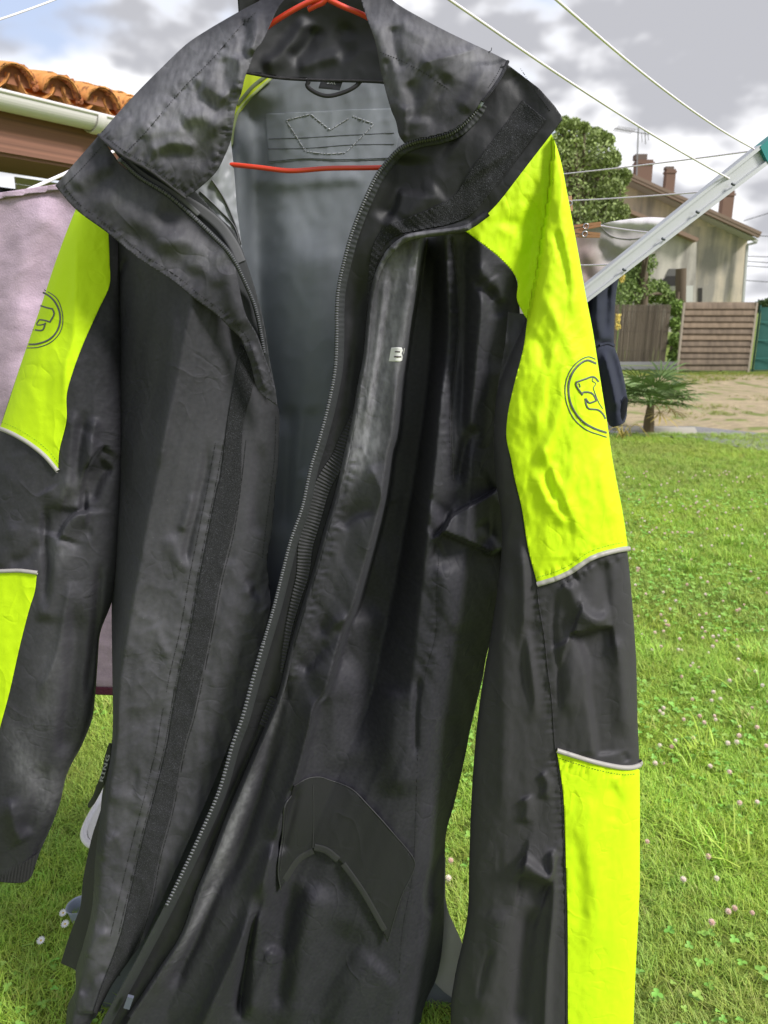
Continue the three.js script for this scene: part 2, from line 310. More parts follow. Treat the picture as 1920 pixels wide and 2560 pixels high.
{
  const r = rng(321), sets = [[], [], [], []], clov = [];
  const col = (x, z, dry) => { const n = fbm(x * 0.8, z * 0.8, 3), m = n2(x * 3.1, z * 3.1); let R = 0.325 + 0.09 * n + 0.11 * r(), G = 0.50 + 0.08 * n + 0.14 * r() + 0.05 * m, B = 0.048 + 0.04 * r(); const d = Math.max(0, n2(x * 0.6 + 9, z * 0.9)) * 0.9 + (r() < 0.07 ? 0.6 : 0) + dry; R = lerp(R, 0.33, Math.min(0.8, d)); G = lerp(G, 0.32, Math.min(0.8, d)); B = lerp(B, 0.09, Math.min(0.8, d)); return C(R, G, B); };
  const fill = (z0, z1, n, big) => { for (let i = 0; i < n; i++) { const z = -(z0 + (z1 - z0) * Math.sqrt(r() * (1 - (z0 / z1) ** 2) + (z0 / z1) ** 2 - 0) * 1) ; const zz = -Math.sqrt(lerp(z0 * z0, z1 * z1, r())); const x = (r() * 2 - 1) * (0.62 * -zz + 0.35); const k = Math.floor(r() * 4); const clump = 0.75 + 0.7 * Math.max(0, n2(x * 2.2, zz * 2.2)); sets[k].push({ x, z: zz, r: r() * 6.28, s: big * clump * (0.7 + 0.6 * r()), c: col(x, zz, sstep(4, 9, -zz) * 0.18) }); } };
  fill(0.75, 3.2, 44000, 1.0); fill(3.2, 6, 34000, 1.05); fill(6, 9.45, 36000, 1.15);
  // longer tufts
  for (let i = 0; i < 70; i++) { const z = -Math.sqrt(lerp(1, 26, r())), x = (r() * 2 - 1) * (0.62 * -z + 0.2); for (let k = 0; k < 9; k++) sets[k % 4].push({ x: x + (r() - 0.5) * 0.10, z: z + (r() - 0.5) * 0.10, r: r() * 6.28, s: 1.5 + r() * 0.8, c: col(x, z, 0.05 * r()) }); }
  // thin grass over the dry ground and at the foot of the fences
  for (let i = 0; i < 26000; i++) { const zz = -lerp(9.7, 19.2, Math.pow(r(), 0.8)), x = lerp(2, 13, r()); const g = fbm(x * 0.5 + 4, zz * 0.9, 3) + sstep(15.5, 18.5, -zz) * 0.55 - 0.16; if (r() > g * 1.6) continue; sets[i % 4].push({ x, z: zz, r: r() * 6.28, s: 0.9 + r() * 0.6, c: C(0.19 + 0.12 * r(), 0.25 + 0.08 * r(), 0.04) }); }
  [[401, 10, 0.046, 0.024, 0.0014], [402, 9, 0.050, 0.03, 0.0015], [403, 11, 0.038, 0.028, 0.0013], [404, 9, 0.056, 0.03, 0.0016]].forEach((a, i) => scatter('grass', tuft(...a), bladeM, sets[i], ['short green lawn grass growing round the washing lines', 'grass']));
  // clover leaves: three rounded leaflets
  const pos = [], idx = []; for (let l = 0; l < 3; l++) { const a = l * 2.094, b = pos.length / 3; pos.push(0, 0, 0); for (let q = 0; q <= 6; q++) { const t = q / 6 * Math.PI * 1.5 - Math.PI * 0.75, rr = 0.0065; const px = 0.0075 + Math.cos(t) * rr, pz = Math.sin(t) * rr; pos.push(px * Math.cos(a) - pz * Math.sin(a), 0.0015 + 0.002 * Math.abs(Math.sin(t)), px * Math.sin(a) + pz * Math.cos(a)); } for (let q = 0; q < 6; q++) idx.push(b, b + q + 2, b + q + 1); }
  const g = new THREE.BufferGeometry(); g.setAttribute('position', new THREE.Float32BufferAttribute(pos, 3)); g.setIndex(idx); g.computeVertexNormals();
  for (let i = 0; i < 22000; i++) { const zz = -Math.sqrt(lerp(0.8, 40, r())), x = (r() * 2 - 1) * (0.62 * -zz + 0.3); if (n2(x * 1.4 + 3, zz * 1.4) + 0.3 * r() < 0.08) continue; clov.push({ x, z: zz, y: 0.012 + 0.03 * r(), r: r() * 6.28, tx: (r() - 0.5) * 0.7, tz: (r() - 0.5) * 0.7, s: 0.5 + 0.6 * r(), c: C(0.20 + 0.08 * r(), 0.40 + 0.12 * r(), 0.07) }); }
  scatter('clover_leaves', g, bladeM, clov, ['small three-part clover leaves low among the lawn grass', 'clover']);
}

/* ================================================================ things far off, on the right */
const plasterT = (seed, base, dark, k) => tex(256, 256, (i, j) => { const s = fbm(i / 256 * 9 + seed, j / 256 * 1.1 + seed, 4), m = fbm(i / 256 * 5 + seed * 2, j / 256 * 5, 4), f = RR() - 0.5; const t = Math.max(0, Math.min(1, 0.35 + k * s + 0.45 * m)); return base.map((v, q) => lerp(v, dark[q], t) * (1 + 0.12 * f)); }, true);
const prism = (pts, d0, thick) => {                     // an upright outline traced at distance d0 and given thickness going back
  const f = pts.map(q => at(q[0], q[1], d0)), z = -d0, sh = new THREE.Shape(f.map(v => new THREE.Vector2(v.x, v.y)));
  const g = new THREE.ExtrudeGeometry(sh, { depth: thick, bevelEnabled: false }); g.translate(0, 0, z - thick);
  const p = g.attributes.position, uv = g.attributes.uv; for (let i = 0; i < p.count; i++) uv.setXY(i, p.getX(i) / 5, p.getY(i) / 5); return g;
};
function bar(a, b, w, h = w) { const d = b.clone().sub(a), l = d.length(), g = new THREE.BoxGeometry(w, h, l); const m = new THREE.Matrix4().lookAt(a, b, V3(0, 1, 0)); m.setPosition(a.clone().add(b).multiplyScalar(0.5)); g.applyMatrix4(m); return g; }
{
  const d = 34, hs = thing('house', 'tall stained plaster house with chimneys and aerial behind the fences', 'house', [at(1700, 780, d).x, 0, -d]);
  const wallM = new THREE.MeshStandardMaterial({ map: plasterT(3, [0.62, 0.54, 0.43], [0.30, 0.28, 0.25], 1.5), roughness: 0.95 }), wall2M = new THREE.MeshStandardMaterial({ map: plasterT(8, [0.56, 0.52, 0.46], [0.27, 0.25, 0.225], 1.3), roughness: 0.95 });
  const tileM = std([0.23, 0.165, 0.125], 0.9), brick = std([0.19, 0.115, 0.085], 0.9), grey = std([0.42, 0.42, 0.40], 0.8), dark = std([0.035, 0.032, 0.03], 0.95);
  const foot = x => 800;
  part(hs, 'wall', prism([[1440, 392], [1500, 420], [1738, 512], [1871, 582], [1869, 600], [1854, 830], [1300, 830], [1300, 440]], d, 7), wallM);
  const roof = part(hs, 'roof', mergeGeometries([bar(at(1430, 378, d - 0.9), at(1898, 590, d - 0.9), 0.16, 0.16), (() => { const a = at(1430, 376, d - 0.9), b = at(1900, 588, d - 0.9); const g = new THREE.BoxGeometry(Math.hypot(b.x - a.x, b.y - a.y), 0.12, 9); g.rotateZ(Math.atan2(b.y - a.y, b.x - a.x)); g.translate((a.x + b.x) / 2, (a.y + b.y) / 2 + 0.06, a.z - 4.4); return g; })()]), tileM);
  part(roof, 'soffit', (() => { const a = at(1440, 386, d - 0.8), b = at(1893, 594, d - 0.8); const g = new THREE.BoxGeometry(Math.hypot(b.x - a.x, b.y - a.y), 0.03, 0.8); g.rotateZ(Math.atan2(b.y - a.y, b.x - a.x)); g.translate((a.x + b.x) / 2, (a.y + b.y) / 2 - 0.06, a.z - 0.4); return g; })(), grey);
  const chim = (x0, x1, y0, y1, dd) => { const a = at(x0, y0, dd), b = at(x1, y1, dd); const w = b.x - a.x, h = a.y - b.y, g = [box(w, h, w * 0.9, (a.x + b.x) / 2, (a.y + b.y) / 2, -dd), box(w * 1.16, 0.09, w * 1.05, (a.x + b.x) / 2, a.y - h * 0.12, -dd)]; return part(roof, 'chimney', mergeGeometries(g), brick); };
  chim(1590, 1622, 402, 470, d + 1); chim(1664, 1681, 424, 486, d + 1.2); chim(1806, 1823, 478, 562, d + 3);
  for (const [w, hh, x, y, dd] of [[0.5, 0.22, 1600, 394, d + 1], [0.36, 0.12, 1672, 421, d + 1.2]]) part(hs, 'chimney_cap', box(w, hh, w * 0.85, at(x, y, dd).x, at(x, y, dd).y, -dd), std([0.16, 0.12, 0.10], 0.9));
  const ant = []; const aw = (a, b, w = 0.03) => ant.push(bar(at(a[0], a[1], d), at(b[0], b[1], d), w));
  aw([1591, 455], [1596, 318], 0.045); aw([1536, 321], [1622, 336], 0.03); for (let k = 0; k < 9; k++) { const x = 1540 + k * 5.2, y = 321.5 + k * 0.9; const p0 = at(x, y, d); ant.push(box(0.02, 0.02, 0.9, p0.x, p0.y, p0.z)); } aw([1612, 322], [1614, 360], 0.03); aw([1604, 330], [1605, 356], 0.02); aw([1620, 326], [1621, 352], 0.02);
  part(hs, 'aerial', mergeGeometries(ant), std([0.22, 0.22, 0.23], 0.5));
  part(hs, 'gutter', mergeGeometries([bar(at(1878, 596, d - 0.5), at(1893, 604, d - 0.5), 0.12, 0.12), bar(at(1893, 606, d - 0.5), at(1868, 612, d - 0.4), 0.09), bar(at(1868, 612, d - 0.3), at(1855, 790, d - 0.3), 0.09)]), std([0.45, 0.46, 0.45], 0.6));
  // lower wing in front
  const an = part(hs, 'side_wing', prism([[1300, 470], [1543, 520], [1742, 604], [1737, 830], [1300, 830]], d - 2, 1.98), wall2M, 'greyer lower wing of the house');
  part(an, 'wing_roof', (() => { const a = at(1300, 412, d - 2.4), b = at(1745, 600, d - 2.4); const g = new THREE.BoxGeometry(Math.hypot(b.x - a.x, b.y - a.y), 0.14, 2.3); g.rotateZ(Math.atan2(b.y - a.y, b.x - a.x)); g.translate((a.x + b.x) / 2, (a.y + b.y) / 2, a.z - 1.1); return g; })(), std([0.27, 0.18, 0.135], 0.9));
  part(an, 'opening', prism([[1655, 700], [1668, 690], [1690, 690], [1706, 705], [1706, 770], [1655, 770]], d - 2.04, 0.03), dark);
  part(an, 'soot', prism([[1662, 692], [1672, 672], [1690, 672], [1706, 700], [1690, 690], [1668, 690]], d - 2.02, 0.012), std([0.13, 0.125, 0.12], 1));
  part(an, 'pillar', prism([[1698, 714], [1733, 714], [1731, 800], [1698, 800]], d - 3.4, 1.0), std([0.56, 0.55, 0.52], 0.9));
  part(hs, 'window', prism([[1746, 720], [1756, 720], [1755, 760], [1746, 760]], d - 0.03, 0.02), dark);
}
// leafy things: crowns of many small leaves on limbs
const leafM = new THREE.MeshStandardMaterial({ color: C(1, 1, 1), roughness: 0.7, side: THREE.DoubleSide });
function leaves(seed, n, blobs, size, colf) {
  const r = rng(seed), pos = [], col = [], idx = [];
  for (let i = 0; i < n; i++) {
    const b = blobs[Math.floor(r() * blobs.length)], th = r() * 6.283, ph = Math.acos(2 * r() - 1), rr = Math.pow(r(), 0.4), d = V3(Math.sin(ph) * Math.cos(th), Math.cos(ph), Math.sin(ph) * Math.sin(th));
    const c = V3(b[0] + d.x * b[3] * rr, b[1] + d.y * b[4] * rr, b[2] + d.z * b[3] * rr); const u = V3(r() - 0.5, r() - 0.5, r() - 0.5).normalize(), v = V3(r() - 0.5, r() - 0.5, r() - 0.5).cross(u).normalize(), s = size * (0.6 + 0.8 * r()), k = pos.length / 3, cc = colf(r, c);
    for (const [p, q] of [[-1, 0], [0, -0.45], [1, 0], [0, 0.45]]) { pos.push(c.x + (u.x * p + v.x * q) * s, c.y + (u.y * p + v.y * q) * s, c.z + (u.z * p + v.z * q) * s); col.push(...cc); }
    idx.push(k, k + 1, k + 2, k, k + 2, k + 3);
  }
  const g = new THREE.BufferGeometry(); g.setAttribute('position', new THREE.Float32BufferAttribute(pos, 3)); g.setAttribute('color', new THREE.Float32BufferAttribute(col, 3)); g.setIndex(idx); g.computeVertexNormals(); return g;
}
const leafV = new THREE.MeshStandardMaterial({ vertexColors: true, roughness: 0.7, side: THREE.DoubleSide });
const barkM = std([0.12, 0.09, 0.06], 0.95);
function tree(name, label, category, spots, d, size, n, seed, colf, trunkPx) {
  const c = at(trunkPx, 780, d), t = thing(name, label, category, [c.x, 0, -d]);
  const r = rng(seed), blobs = spots.map(([x, y, rad]) => { const p = at(x, y, d + (r() - 0.5) * 1.6); const k = rad * d / F; return [p.x, p.y, p.z, k, k * 0.9]; });
  part(t, 'crown', leaves(seed + 1, n, blobs, size, colf), leafV);
  const limbs = [tube([V3(c.x, 0, -d), V3(c.x + 0.1, 1.2, -d), V3(c.x, 2.6, -d)], 0.14, 7)];
  for (const b of blobs) limbs.push(tube([V3(c.x, 1.2 + r(), -d), V3((c.x + b[0]) / 2, (2.2 + b[1]) / 2, (b[2] - d) / 2), V3(b[0], b[1], b[2])], 0.045, 5));
  part(t, 'trunk', mergeGeometries(limbs), barkM); return t;
}
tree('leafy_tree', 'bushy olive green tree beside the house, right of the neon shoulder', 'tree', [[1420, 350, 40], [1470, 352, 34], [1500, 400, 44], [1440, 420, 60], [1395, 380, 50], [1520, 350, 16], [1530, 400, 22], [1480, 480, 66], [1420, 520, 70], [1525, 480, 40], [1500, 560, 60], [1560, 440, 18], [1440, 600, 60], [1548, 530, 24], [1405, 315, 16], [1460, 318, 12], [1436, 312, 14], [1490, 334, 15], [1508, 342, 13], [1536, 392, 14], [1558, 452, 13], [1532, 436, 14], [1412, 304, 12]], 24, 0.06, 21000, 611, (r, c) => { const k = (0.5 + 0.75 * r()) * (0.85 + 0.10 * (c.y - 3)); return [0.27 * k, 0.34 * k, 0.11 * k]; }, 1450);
tree('garden_bush', 'loose green bush behind the reed screen, below the tree', 'bush', [[1560, 690, 40], [1600, 660, 40], [1590, 720, 46], [1640, 730, 34], [1550, 740, 50], [1610, 610, 26], [1630, 570, 16], [1680, 750, 24]], 23, 0.055, 9000, 633, (r) => { const k = 0.7 + 0.7 * r(); return [0.19 * k, 0.27 * k, 0.07 * k]; }, 1600);
tree('tall_weeds', 'strip of tall green weeds between the reed screen and slatted fence', 'weeds', [[1692, 770, 22], [1690, 810, 20], [1692, 850, 20], [1690, 890, 20], [1695, 915, 22]], 20.6, 0.05, 3200, 655, (r) => { const k = 0.7 + 0.7 * r(); return [0.20 * k, 0.31 * k, 0.06 * k]; }, 1692);
tree('distant_hedge', 'low dark green hedge far off beside the green windbreak', 'hedge', [[1890, 770, 12], [1905, 764, 14], [1925, 760, 16], [1950, 762, 16], [1980, 758, 18]], 60, 0.2, 2600, 677, (r) => { const k = 0.7 + 0.6 * r(); return [0.06 * k, 0.10 * k, 0.03 * k]; }, 1930);

/* fences: every lath its own piece */
const woodVar = [0, 1, 2, 3].map(i => new THREE.MeshStandardMaterial({ map: tex(128, 32, (x, y) => { const s = fbm(x / 60 + i * 9, y / 3.5 + i * 5, 3), k = 0.85 + 0.45 * s + 0.15 * (RR() - 0.5); return [0.21 * k + i * 0.02, 0.16 * k + i * 0.014, 0.118 * k + i * 0.008]; }, true), roughness: 0.9 }));
{
  const d = 19.2, a = at(1708, 757, d), b = at(1893, 757, d), bot = at(1708, 926, d).y, w = b.x - a.x, H = a.y - Math.max(0.02, bot), n = 11;
  const f = thing('slatted_fence', 'brown fence panel of overlapping horizontal slats, right of the weeds', 'fence', [(a.x + b.x) / 2, 0, -d]);
  const r = rng(77);
  const slat = (() => { const sh = new THREE.Shape(); const hh = H / n * 1.12; sh.moveTo(0, 0); sh.lineTo(0.02, 0); sh.lineTo(0.052, 0.004); sh.quadraticCurveTo(0.046, hh * 0.5, 0.006, hh); sh.lineTo(0, hh); const g = new THREE.ExtrudeGeometry(sh, { depth: w - 0.1, bevelEnabled: false, curveSegments: 5 }); g.rotateY(-Math.PI / 2); g.translate((w - 0.1) / 2, 0, 0); return g; })();
  for (let i = 0; i < n; i++) { const m = shadows(new THREE.Mesh(slat, woodVar[Math.floor(r() * 4)])); m.name = 'slat'; m.position.set(0, 0.05 + i * H / n, 0.01 + (r() - 0.5) * 0.012); m.rotation.set((r() - 0.5) * 0.05 - 0.06, Math.PI, (r() - 0.5) * 0.012); m.rotation.y = 0; f.add(m); }
  for (const x of [-w / 2 + 0.02, w / 2 - 0.02]) { const m = shadows(new THREE.Mesh(new THREE.BoxGeometry(0.05, H + 0.06, 0.06), std([0.36, 0.31, 0.25], 0.85))); m.name = 'post'; m.position.set(x, (H + 0.06) / 2, 0.02); f.add(m); }
  const bt = shadows(new THREE.Mesh(new THREE.BoxGeometry(0.05, H, 0.03), woodVar[1])); bt.name = 'batten'; bt.position.set(w * 0.12, H / 2 + 0.03, -0.03); f.add(bt);
}
{
  const d = 20.2, a = at(1500, 762, d), b = at(1677, 762, d), w = b.x - a.x, H = a.y - 0.16;
  const f = thing('reed_screen', 'dull brown reed screen fence panel, left of the weeds', 'fence', [(a.x + b.x) / 2, 0, -d]);
  const r = rng(78), gs = [], N = 300; for (let i = 0; i < N; i++) { const g = new THREE.CylinderGeometry(0.006, 0.007, H * (0.97 + 0.05 * r()), 5, 1, true); g.rotateZ((r() - 0.5) * 0.03); g.translate(-w / 2 + (i + r() * 0.6) * w / N, H / 2 + 0.16, (r() - 0.5) * 0.02); const k = 0.7 + 0.6 * r(); g.setAttribute('color', new THREE.Float32BufferAttribute(Array(g.attributes.position.count).fill([0.17 * k, 0.14 * k, 0.105 * k]).flat(), 3)); gs.push(g); }
  const m = shadows(new THREE.Mesh(mergeGeometries(gs), new THREE.MeshStandardMaterial({ vertexColors: true, roughness: 0.95 }))); m.name = 'reeds'; m.userData.kind = 'stuff'; f.add(m);
  for (const y of [0.5, 1.0, 1.5]) { const q = shadows(new THREE.Mesh(new THREE.BoxGeometry(w, 0.012, 0.03), std([0.12, 0.10, 0.08], 0.9))); q.name = 'wire'; q.position.y = y; f.add(q); }
  const q = shadows(new THREE.Mesh(new THREE.BoxGeometry(w, 0.09, 0.05), std([0.42, 0.41, 0.42], 0.8))); q.name = 'gravel_board'; q.position.set(0.6, 0.16, 0.06); f.add(q);
  const q2 = q.clone(); q2.position.set(0.6, 0.05, 0.07); f.add(q2);
}
{
  const d = 19.4, a = at(1903, 768, d), w = 3.2, H = a.y - 0.05;
  const f = thing('windbreak_fence', 'dark green mesh windbreak at the right picture edge', 'fence', [a.x, 0, -d]);
  const g = new THREE.PlaneGeometry(w, H, 60, 20); const p = g.attributes.position; for (let i = 0; i < p.count; i++) p.setZ(i, 0.03 * Math.sin(p.getX(i) * 7) + 0.02 * n2(p.getX(i) * 3, p.getY(i) * 4)); g.computeVertexNormals(); g.translate(w / 2, H / 2 + 0.05, 0);
  const m = shadows(new THREE.Mesh(g, new THREE.MeshStandardMaterial({ color: C(0.012, 0.09, 0.075), roughness: 0.8, side: THREE.DoubleSide, bumpMap: rep(weave, 8, 8), bumpScale: 0.004 }))); m.name = 'mesh_cloth'; f.add(m);
  for (const x of [0.0, 1.6, 3.2]) { const q = shadows(new THREE.Mesh(new THREE.CylinderGeometry(0.025, 0.025, H + 0.1, 8), std([0.03, 0.12, 0.10], 0.6))); q.name = 'post'; q.position.set(x, H / 2 + 0.05, -0.04); f.add(q); }
  for (const y of [0.35, 0.8, 1.25]) { const q = shadows(new THREE.Mesh(new THREE.BoxGeometry(w, 0.02, 0.01), std([0.03, 0.16, 0.14], 0.6))); q.name = 'wire'; q.position.set(w / 2, y, 0.06); f.add(q); }
}
/* overhead cables past the house */
{ const lines = [[[1860, 552], [1930, 528]], [[1864, 588], [1930, 589]], [[1852, 640], [1930, 640]], [[1852, 652], [1930, 655]], [[1852, 664], [1930, 666]], [[1852, 700], [1930, 703]]];
  const dsc = ['topmost cable rising to the right past the house', 'cable leaving the house just under its eaves', 'upper of the paired cables beside the house', 'middle cable beside the house downpipe', 'third cable counted down beside the house downpipe', 'lowest cable beside the house downpipe'];
  lines.forEach(([p, q], i) => { const a = at(p[0], p[1], 40), b = at(q[0] + 90, q[1] + (q[1] - p[1]) * 1.3, 46), m = a.clone().add(b).multiplyScalar(0.5); m.y -= 0.05; const t = thing('overhead_cable', dsc[i], 'cable', a.toArray(), 'overhead cables past the house'); part(t, 'wire', tube([a, m, b], 0.022, 5, 12), std([0.08, 0.08, 0.09], 0.7)); }); }

/* palm and its neighbours beside the path */
function frondGeo(seed, len, fan, n) {
  const r = rng(seed), pos = [], idx = [], gs = [];
  const stem = tube([V3(0, 0, 0), V3(0, len * 0.45, len * 0.08), V3(0, len * 0.8, len * 0.3)], 0.006, 5, 8); gs.push(stem.toNonIndexed());
  const o = V3(0, len * 0.8, len * 0.3);
  for (let k = 0; k < n; k++) {
    const a = (k / (n - 1) - 0.5) * 3.6, L = fan * (0.75 + 0.3 * r()) * (1 - 0.25 * Math.abs(a) / 1.8), dir = V3(Math.sin(a), Math.cos(a) * 0.8, Math.cos(a) * 0.55).normalize(), sd = V3(Math.cos(a), -Math.sin(a) * 0.6, 0.1).normalize().multiplyScalar(0.011), b = pos.length / 3;
    for (const [t, w, dr] of [[0.05, 0.5, 0], [0.5, 1, -0.02], [0.8, 0.6, -0.09], [1, 0.05, -0.2]]) { const c = o.clone().addScaledVector(dir, L * t); c.y += dr * L; pos.push(c.x - sd.x * w, c.y - sd.y * w, c.z - sd.z * w, c.x + sd.x * w, c.y + sd.y * w, c.z + sd.z * w); }
    for (let q = 0; q < 3; q++) { const s = b + q * 2; idx.push(s, s + 1, s + 2, s + 1, s + 3, s + 2); }
  }
  const g = new THREE.BufferGeometry(); g.setAttribute('position', new THREE.Float32BufferAttribute(pos, 3)); g.setIndex(idx); g.computeVertexNormals(); const gg = g.toNonIndexed(); const st = gs[0]; st.deleteAttribute('uv'); return mergeGeometries([gg, st]);
}
{
  const c = ground(1620, 1082), t = thing('fan_palm', 'small green fan palm with a short trunk beside the path', 'palm', c.toArray()), r = rng(12);
  const trunk = new THREE.CylinderGeometry(0.045, 0.075, 0.36, 10, 6); { const p = trunk.attributes.position; for (let i = 0; i < p.count; i++) { const k = 1 + 0.25 * n2(p.getX(i) * 60 + p.getY(i) * 40, p.getZ(i) * 60); p.setX(i, p.getX(i) * k); p.setZ(i, p.getZ(i) * k); } trunk.computeVertexNormals(); }
  const tm = shadows(new THREE.Mesh(trunk, std([0.16, 0.12, 0.07], 0.95))); tm.name = 'trunk'; tm.position.y = 0.18; t.add(tm);
  const geos = [1, 2, 3, 4].map(s => frondGeo(s, 0.34, 0.36, 13)), mats = [[0.17, 0.26, 0.08], [0.22, 0.31, 0.10], [0.13, 0.21, 0.06], [0.40, 0.31, 0.09]].map(k => std(k, 0.6));
  for (let i = 0; i < 44; i++) { const low = i > 38, m = shadows(new THREE.Mesh(geos[i % 4], mats[low && r() < 0.4 ? 3 : Math.floor(r() * 3)])); m.name = 'frond'; m.position.set((r() - 0.5) * 0.06, 0.34 + r() * 0.04, (r() - 0.5) * 0.06); m.rotation.set(0, i * 2.4 + r(), 0); m.rotateX(low ? 1.0 + r() * 0.5 : 0.05 + Math.sqrt(i / 34) * 0.95); m.scale.setScalar(1.0 + 0.45 * r()); t.add(m); }
}
{ const c = ground(1556, 1098), t = thing('yellowing_plant', 'yellowing spiky plant low behind the neon sleeve at the lawn edge', 'plant', c.toArray()), r = rng(14), gs = [];
  for (let i = 0; i < 13; i++) { const a = r() * 6.28, L = 0.14 + 0.22 * r(); gs.push(tube([V3(0, 0, 0), V3(Math.cos(a) * L * 0.5, L * 0.7, Math.sin(a) * L * 0.5), V3(Math.cos(a) * L * 1.1, L * 0.65 * r(), Math.sin(a) * L * 1.1)], 0.005, 4, 8)); }
  const m = shadows(new THREE.Mesh(mergeGeometries(gs), std([0.42, 0.33, 0.08], 0.8))); m.name = 'blades'; m.userData.kind = 'stuff'; t.add(m); }
for (const [x, y0, y1, d, lab] of [[1544, 788, 824, 13, 'yellow flower spike in front of the reed screen'], [1556, 672, 706, 14, 'yellow flower spike against the green bush, above the reed screen']]) {
  const a = at(x, y1, d), b = at(x + 2, y0, d), t = thing('flower_spike', lab, 'flower', [a.x, 0, -d]), r = rng(x), gs = [];
  part(t, 'stem', tube([V3(a.x - 0.05, 0, -d), V3(a.x, a.y * 0.6, -d), a, b], 0.008, 5, 16), std([0.12, 0.18, 0.05], 0.8));
  for (let i = 0; i < 60; i++) { const k = r(), g = new THREE.ConeGeometry(0.012, 0.05, 5); g.rotateZ(2.2 + r() * 0.6); g.rotateY(r() * 6.28); g.translate(lerp(a.x, b.x, k) + (r() - 0.5) * 0.07, lerp(a.y, b.y, k), -d + (r() - 0.5) * 0.07); gs.push(g); }
  part(t, 'bloom', mergeGeometries(gs), std([0.80, 0.64, 0.16], 0.7));
}

/* ================================================================ house with tiled eaves on the left */
{
  const A = at(0, 237, 3.79), th = 0.972, t = thing('bungalow', 'low house with orange roof tiles and a pale gutter at left', 'house', [A.x, 0, A.z]); t.rotation.y = th;
  const add = (name, g, m, par = t) => { const q = shadows(new THREE.Mesh(g, m)); q.name = name; par.add(q); return q; };
  const Y = A.y, pvc = std([0.72, 0.68, 0.68], 0.4), woodT = new THREE.MeshStandardMaterial({ map: (() => { const q = tex(256, 64, (x, y) => { const k = 0.85 + 0.4 * fbm(x / 90, y / 5, 3); return [0.27 * k, 0.125 * k, 0.085 * k]; }, true); q.repeat.set(1 / 1.2, 1); return q; })(), roughness: 0.75 });
  // half round gutter with a lip
  const prof = []; for (let i = 0; i <= 18; i++) { const a = Math.PI * i / 18; prof.push([Math.cos(a) * 0.066, -Math.sin(a) * 0.066]); }
  const gut = new THREE.Shape(); gut.moveTo(...prof[0]); prof.slice(1).forEach(q => gut.lineTo(...q)); for (let i = 18; i >= 0; i--) gut.lineTo(prof[i][0] * 0.95, prof[i][1] * 0.95 + 0.001); 
  const gg = new THREE.ExtrudeGeometry(gut, { depth: 7, bevelEnabled: false, curveSegments: 1 }); gg.rotateY(Math.PI / 2); gg.translate(-2, Y, 0); const gutter = add('gutter', gg, pvc);
  const lip = new THREE.CylinderGeometry(0.009, 0.009, 7, 8); lip.rotateZ(Math.PI / 2); lip.translate(1.5, Y + 0.002, 0.066); add('lip', lip, pvc, gutter);
  for (const x of [0.49, 2.6, -1.4]) { const c = new THREE.TorusGeometry(0.070, 0.007, 6, 24, Math.PI); c.rotateZ(Math.PI); c.rotateY(Math.PI / 2); c.scale(4, 1.06, 1.06); c.translate(x, Y, 0); add('joint', c, pvc, gutter); }
  add('fascia', box(7, 0.20, 0.026, 1.5, Y - 0.13, -0.085), woodT);
  add('soffit', box(7, 0.02, 0.42, 1.5, Y - 0.235, -0.30), std([0.24, 0.12, 0.085], 0.8));
  const plaster = new THREE.MeshStandardMaterial({ color: C(0.36, 0.34, 0.24), roughness: 0.95, bumpMap: rep(fuzz, 3, 3), bumpScale: 0.003 });
  add('wall', mergeGeometries([box(2.2, Y - 0.25, 0.2, -1.05 - 0.1, (Y - 0.25) / 2, -0.62), box(6, 0.9, 0.2, 3.0, 0.45, -0.62), box(4.2, Y - 0.25, 0.2, 4.1, (Y - 0.25) / 2, -0.62)]), plaster);
  const win = add('window', mergeGeometries([box(0.06, 1.3, 0.08, -0.02, 1.55, -0.56), box(0.06, 1.3, 0.08, 1.98, 1.55, -0.56), box(2.06, 0.06, 0.08, 0.98, 0.92, -0.56)]), std([0.20, 0.19, 0.14], 0.6));
  add('pane', box(2, 1.3, 0.012, 0.98, 1.55, -0.62), std([0.012, 0.014, 0.015], 0.12), win);
  for (let k = 0; k < 7; k++) add('blind_slat', box(1.6, 0.034, 0.014, 1.15, Y - 0.27 - k * 0.037, -0.545), std([0.40, 0.38, 0.27], 0.6), win);
  // canal tiles
  const r = rng(2024);
  const tileGeo = s => { const n = 10, L = 0.46, pos = [], idx = [], q = rng(s); for (const lay of [0, 1]) for (let j = 0; j <= 4; j++) for (let i = 0; i <= n; i++) { const a = Math.PI * i / n, rad = lerp(0.102, 0.080, j / 4) - lay * 0.015 + 0.004 * (q() - 0.5); pos.push(Math.cos(a) * rad, Math.sin(a) * rad * 0.86, -j / 4 * L + (j === 0 ? 0.008 * (q() - 0.5) : 0)); }
    const m = n + 1, off = m * 5; for (let j = 0; j < 4; j++) for (let i = 0; i < n; i++) { const a = j * m + i; idx.push(a, a + m, a + 1, a + 1, a + m, a + m + 1); const b = off + a; idx.push(b, b + 1, b + m, b + 1, b + m + 1, b + m); } for (let i = 0; i < n; i++) idx.push(i, i + 1, off + i, i + 1, off + i + 1, off + i); for (let j = 0; j < 4; j++) { idx.push(j * m, off + j * m, j * m + m, off + j * m, off + j * m + m, j * m + m); const e = j * m + n; idx.push(e, e + m, off + e, off + e, e + m, off + e + m); }
    const g = new THREE.BufferGeometry(); g.setAttribute('position', new THREE.Float32BufferAttribute(pos, 3)); g.setAttribute('uv', new THREE.Float32BufferAttribute(pos.flatMap((v, i) => i % 3 === 0 ? [v * 3 + s, pos[i + 2] * 3 + pos[i + 1] * 2] : []), 2)); g.setIndex(idx); g.computeVertexNormals(); return g; };
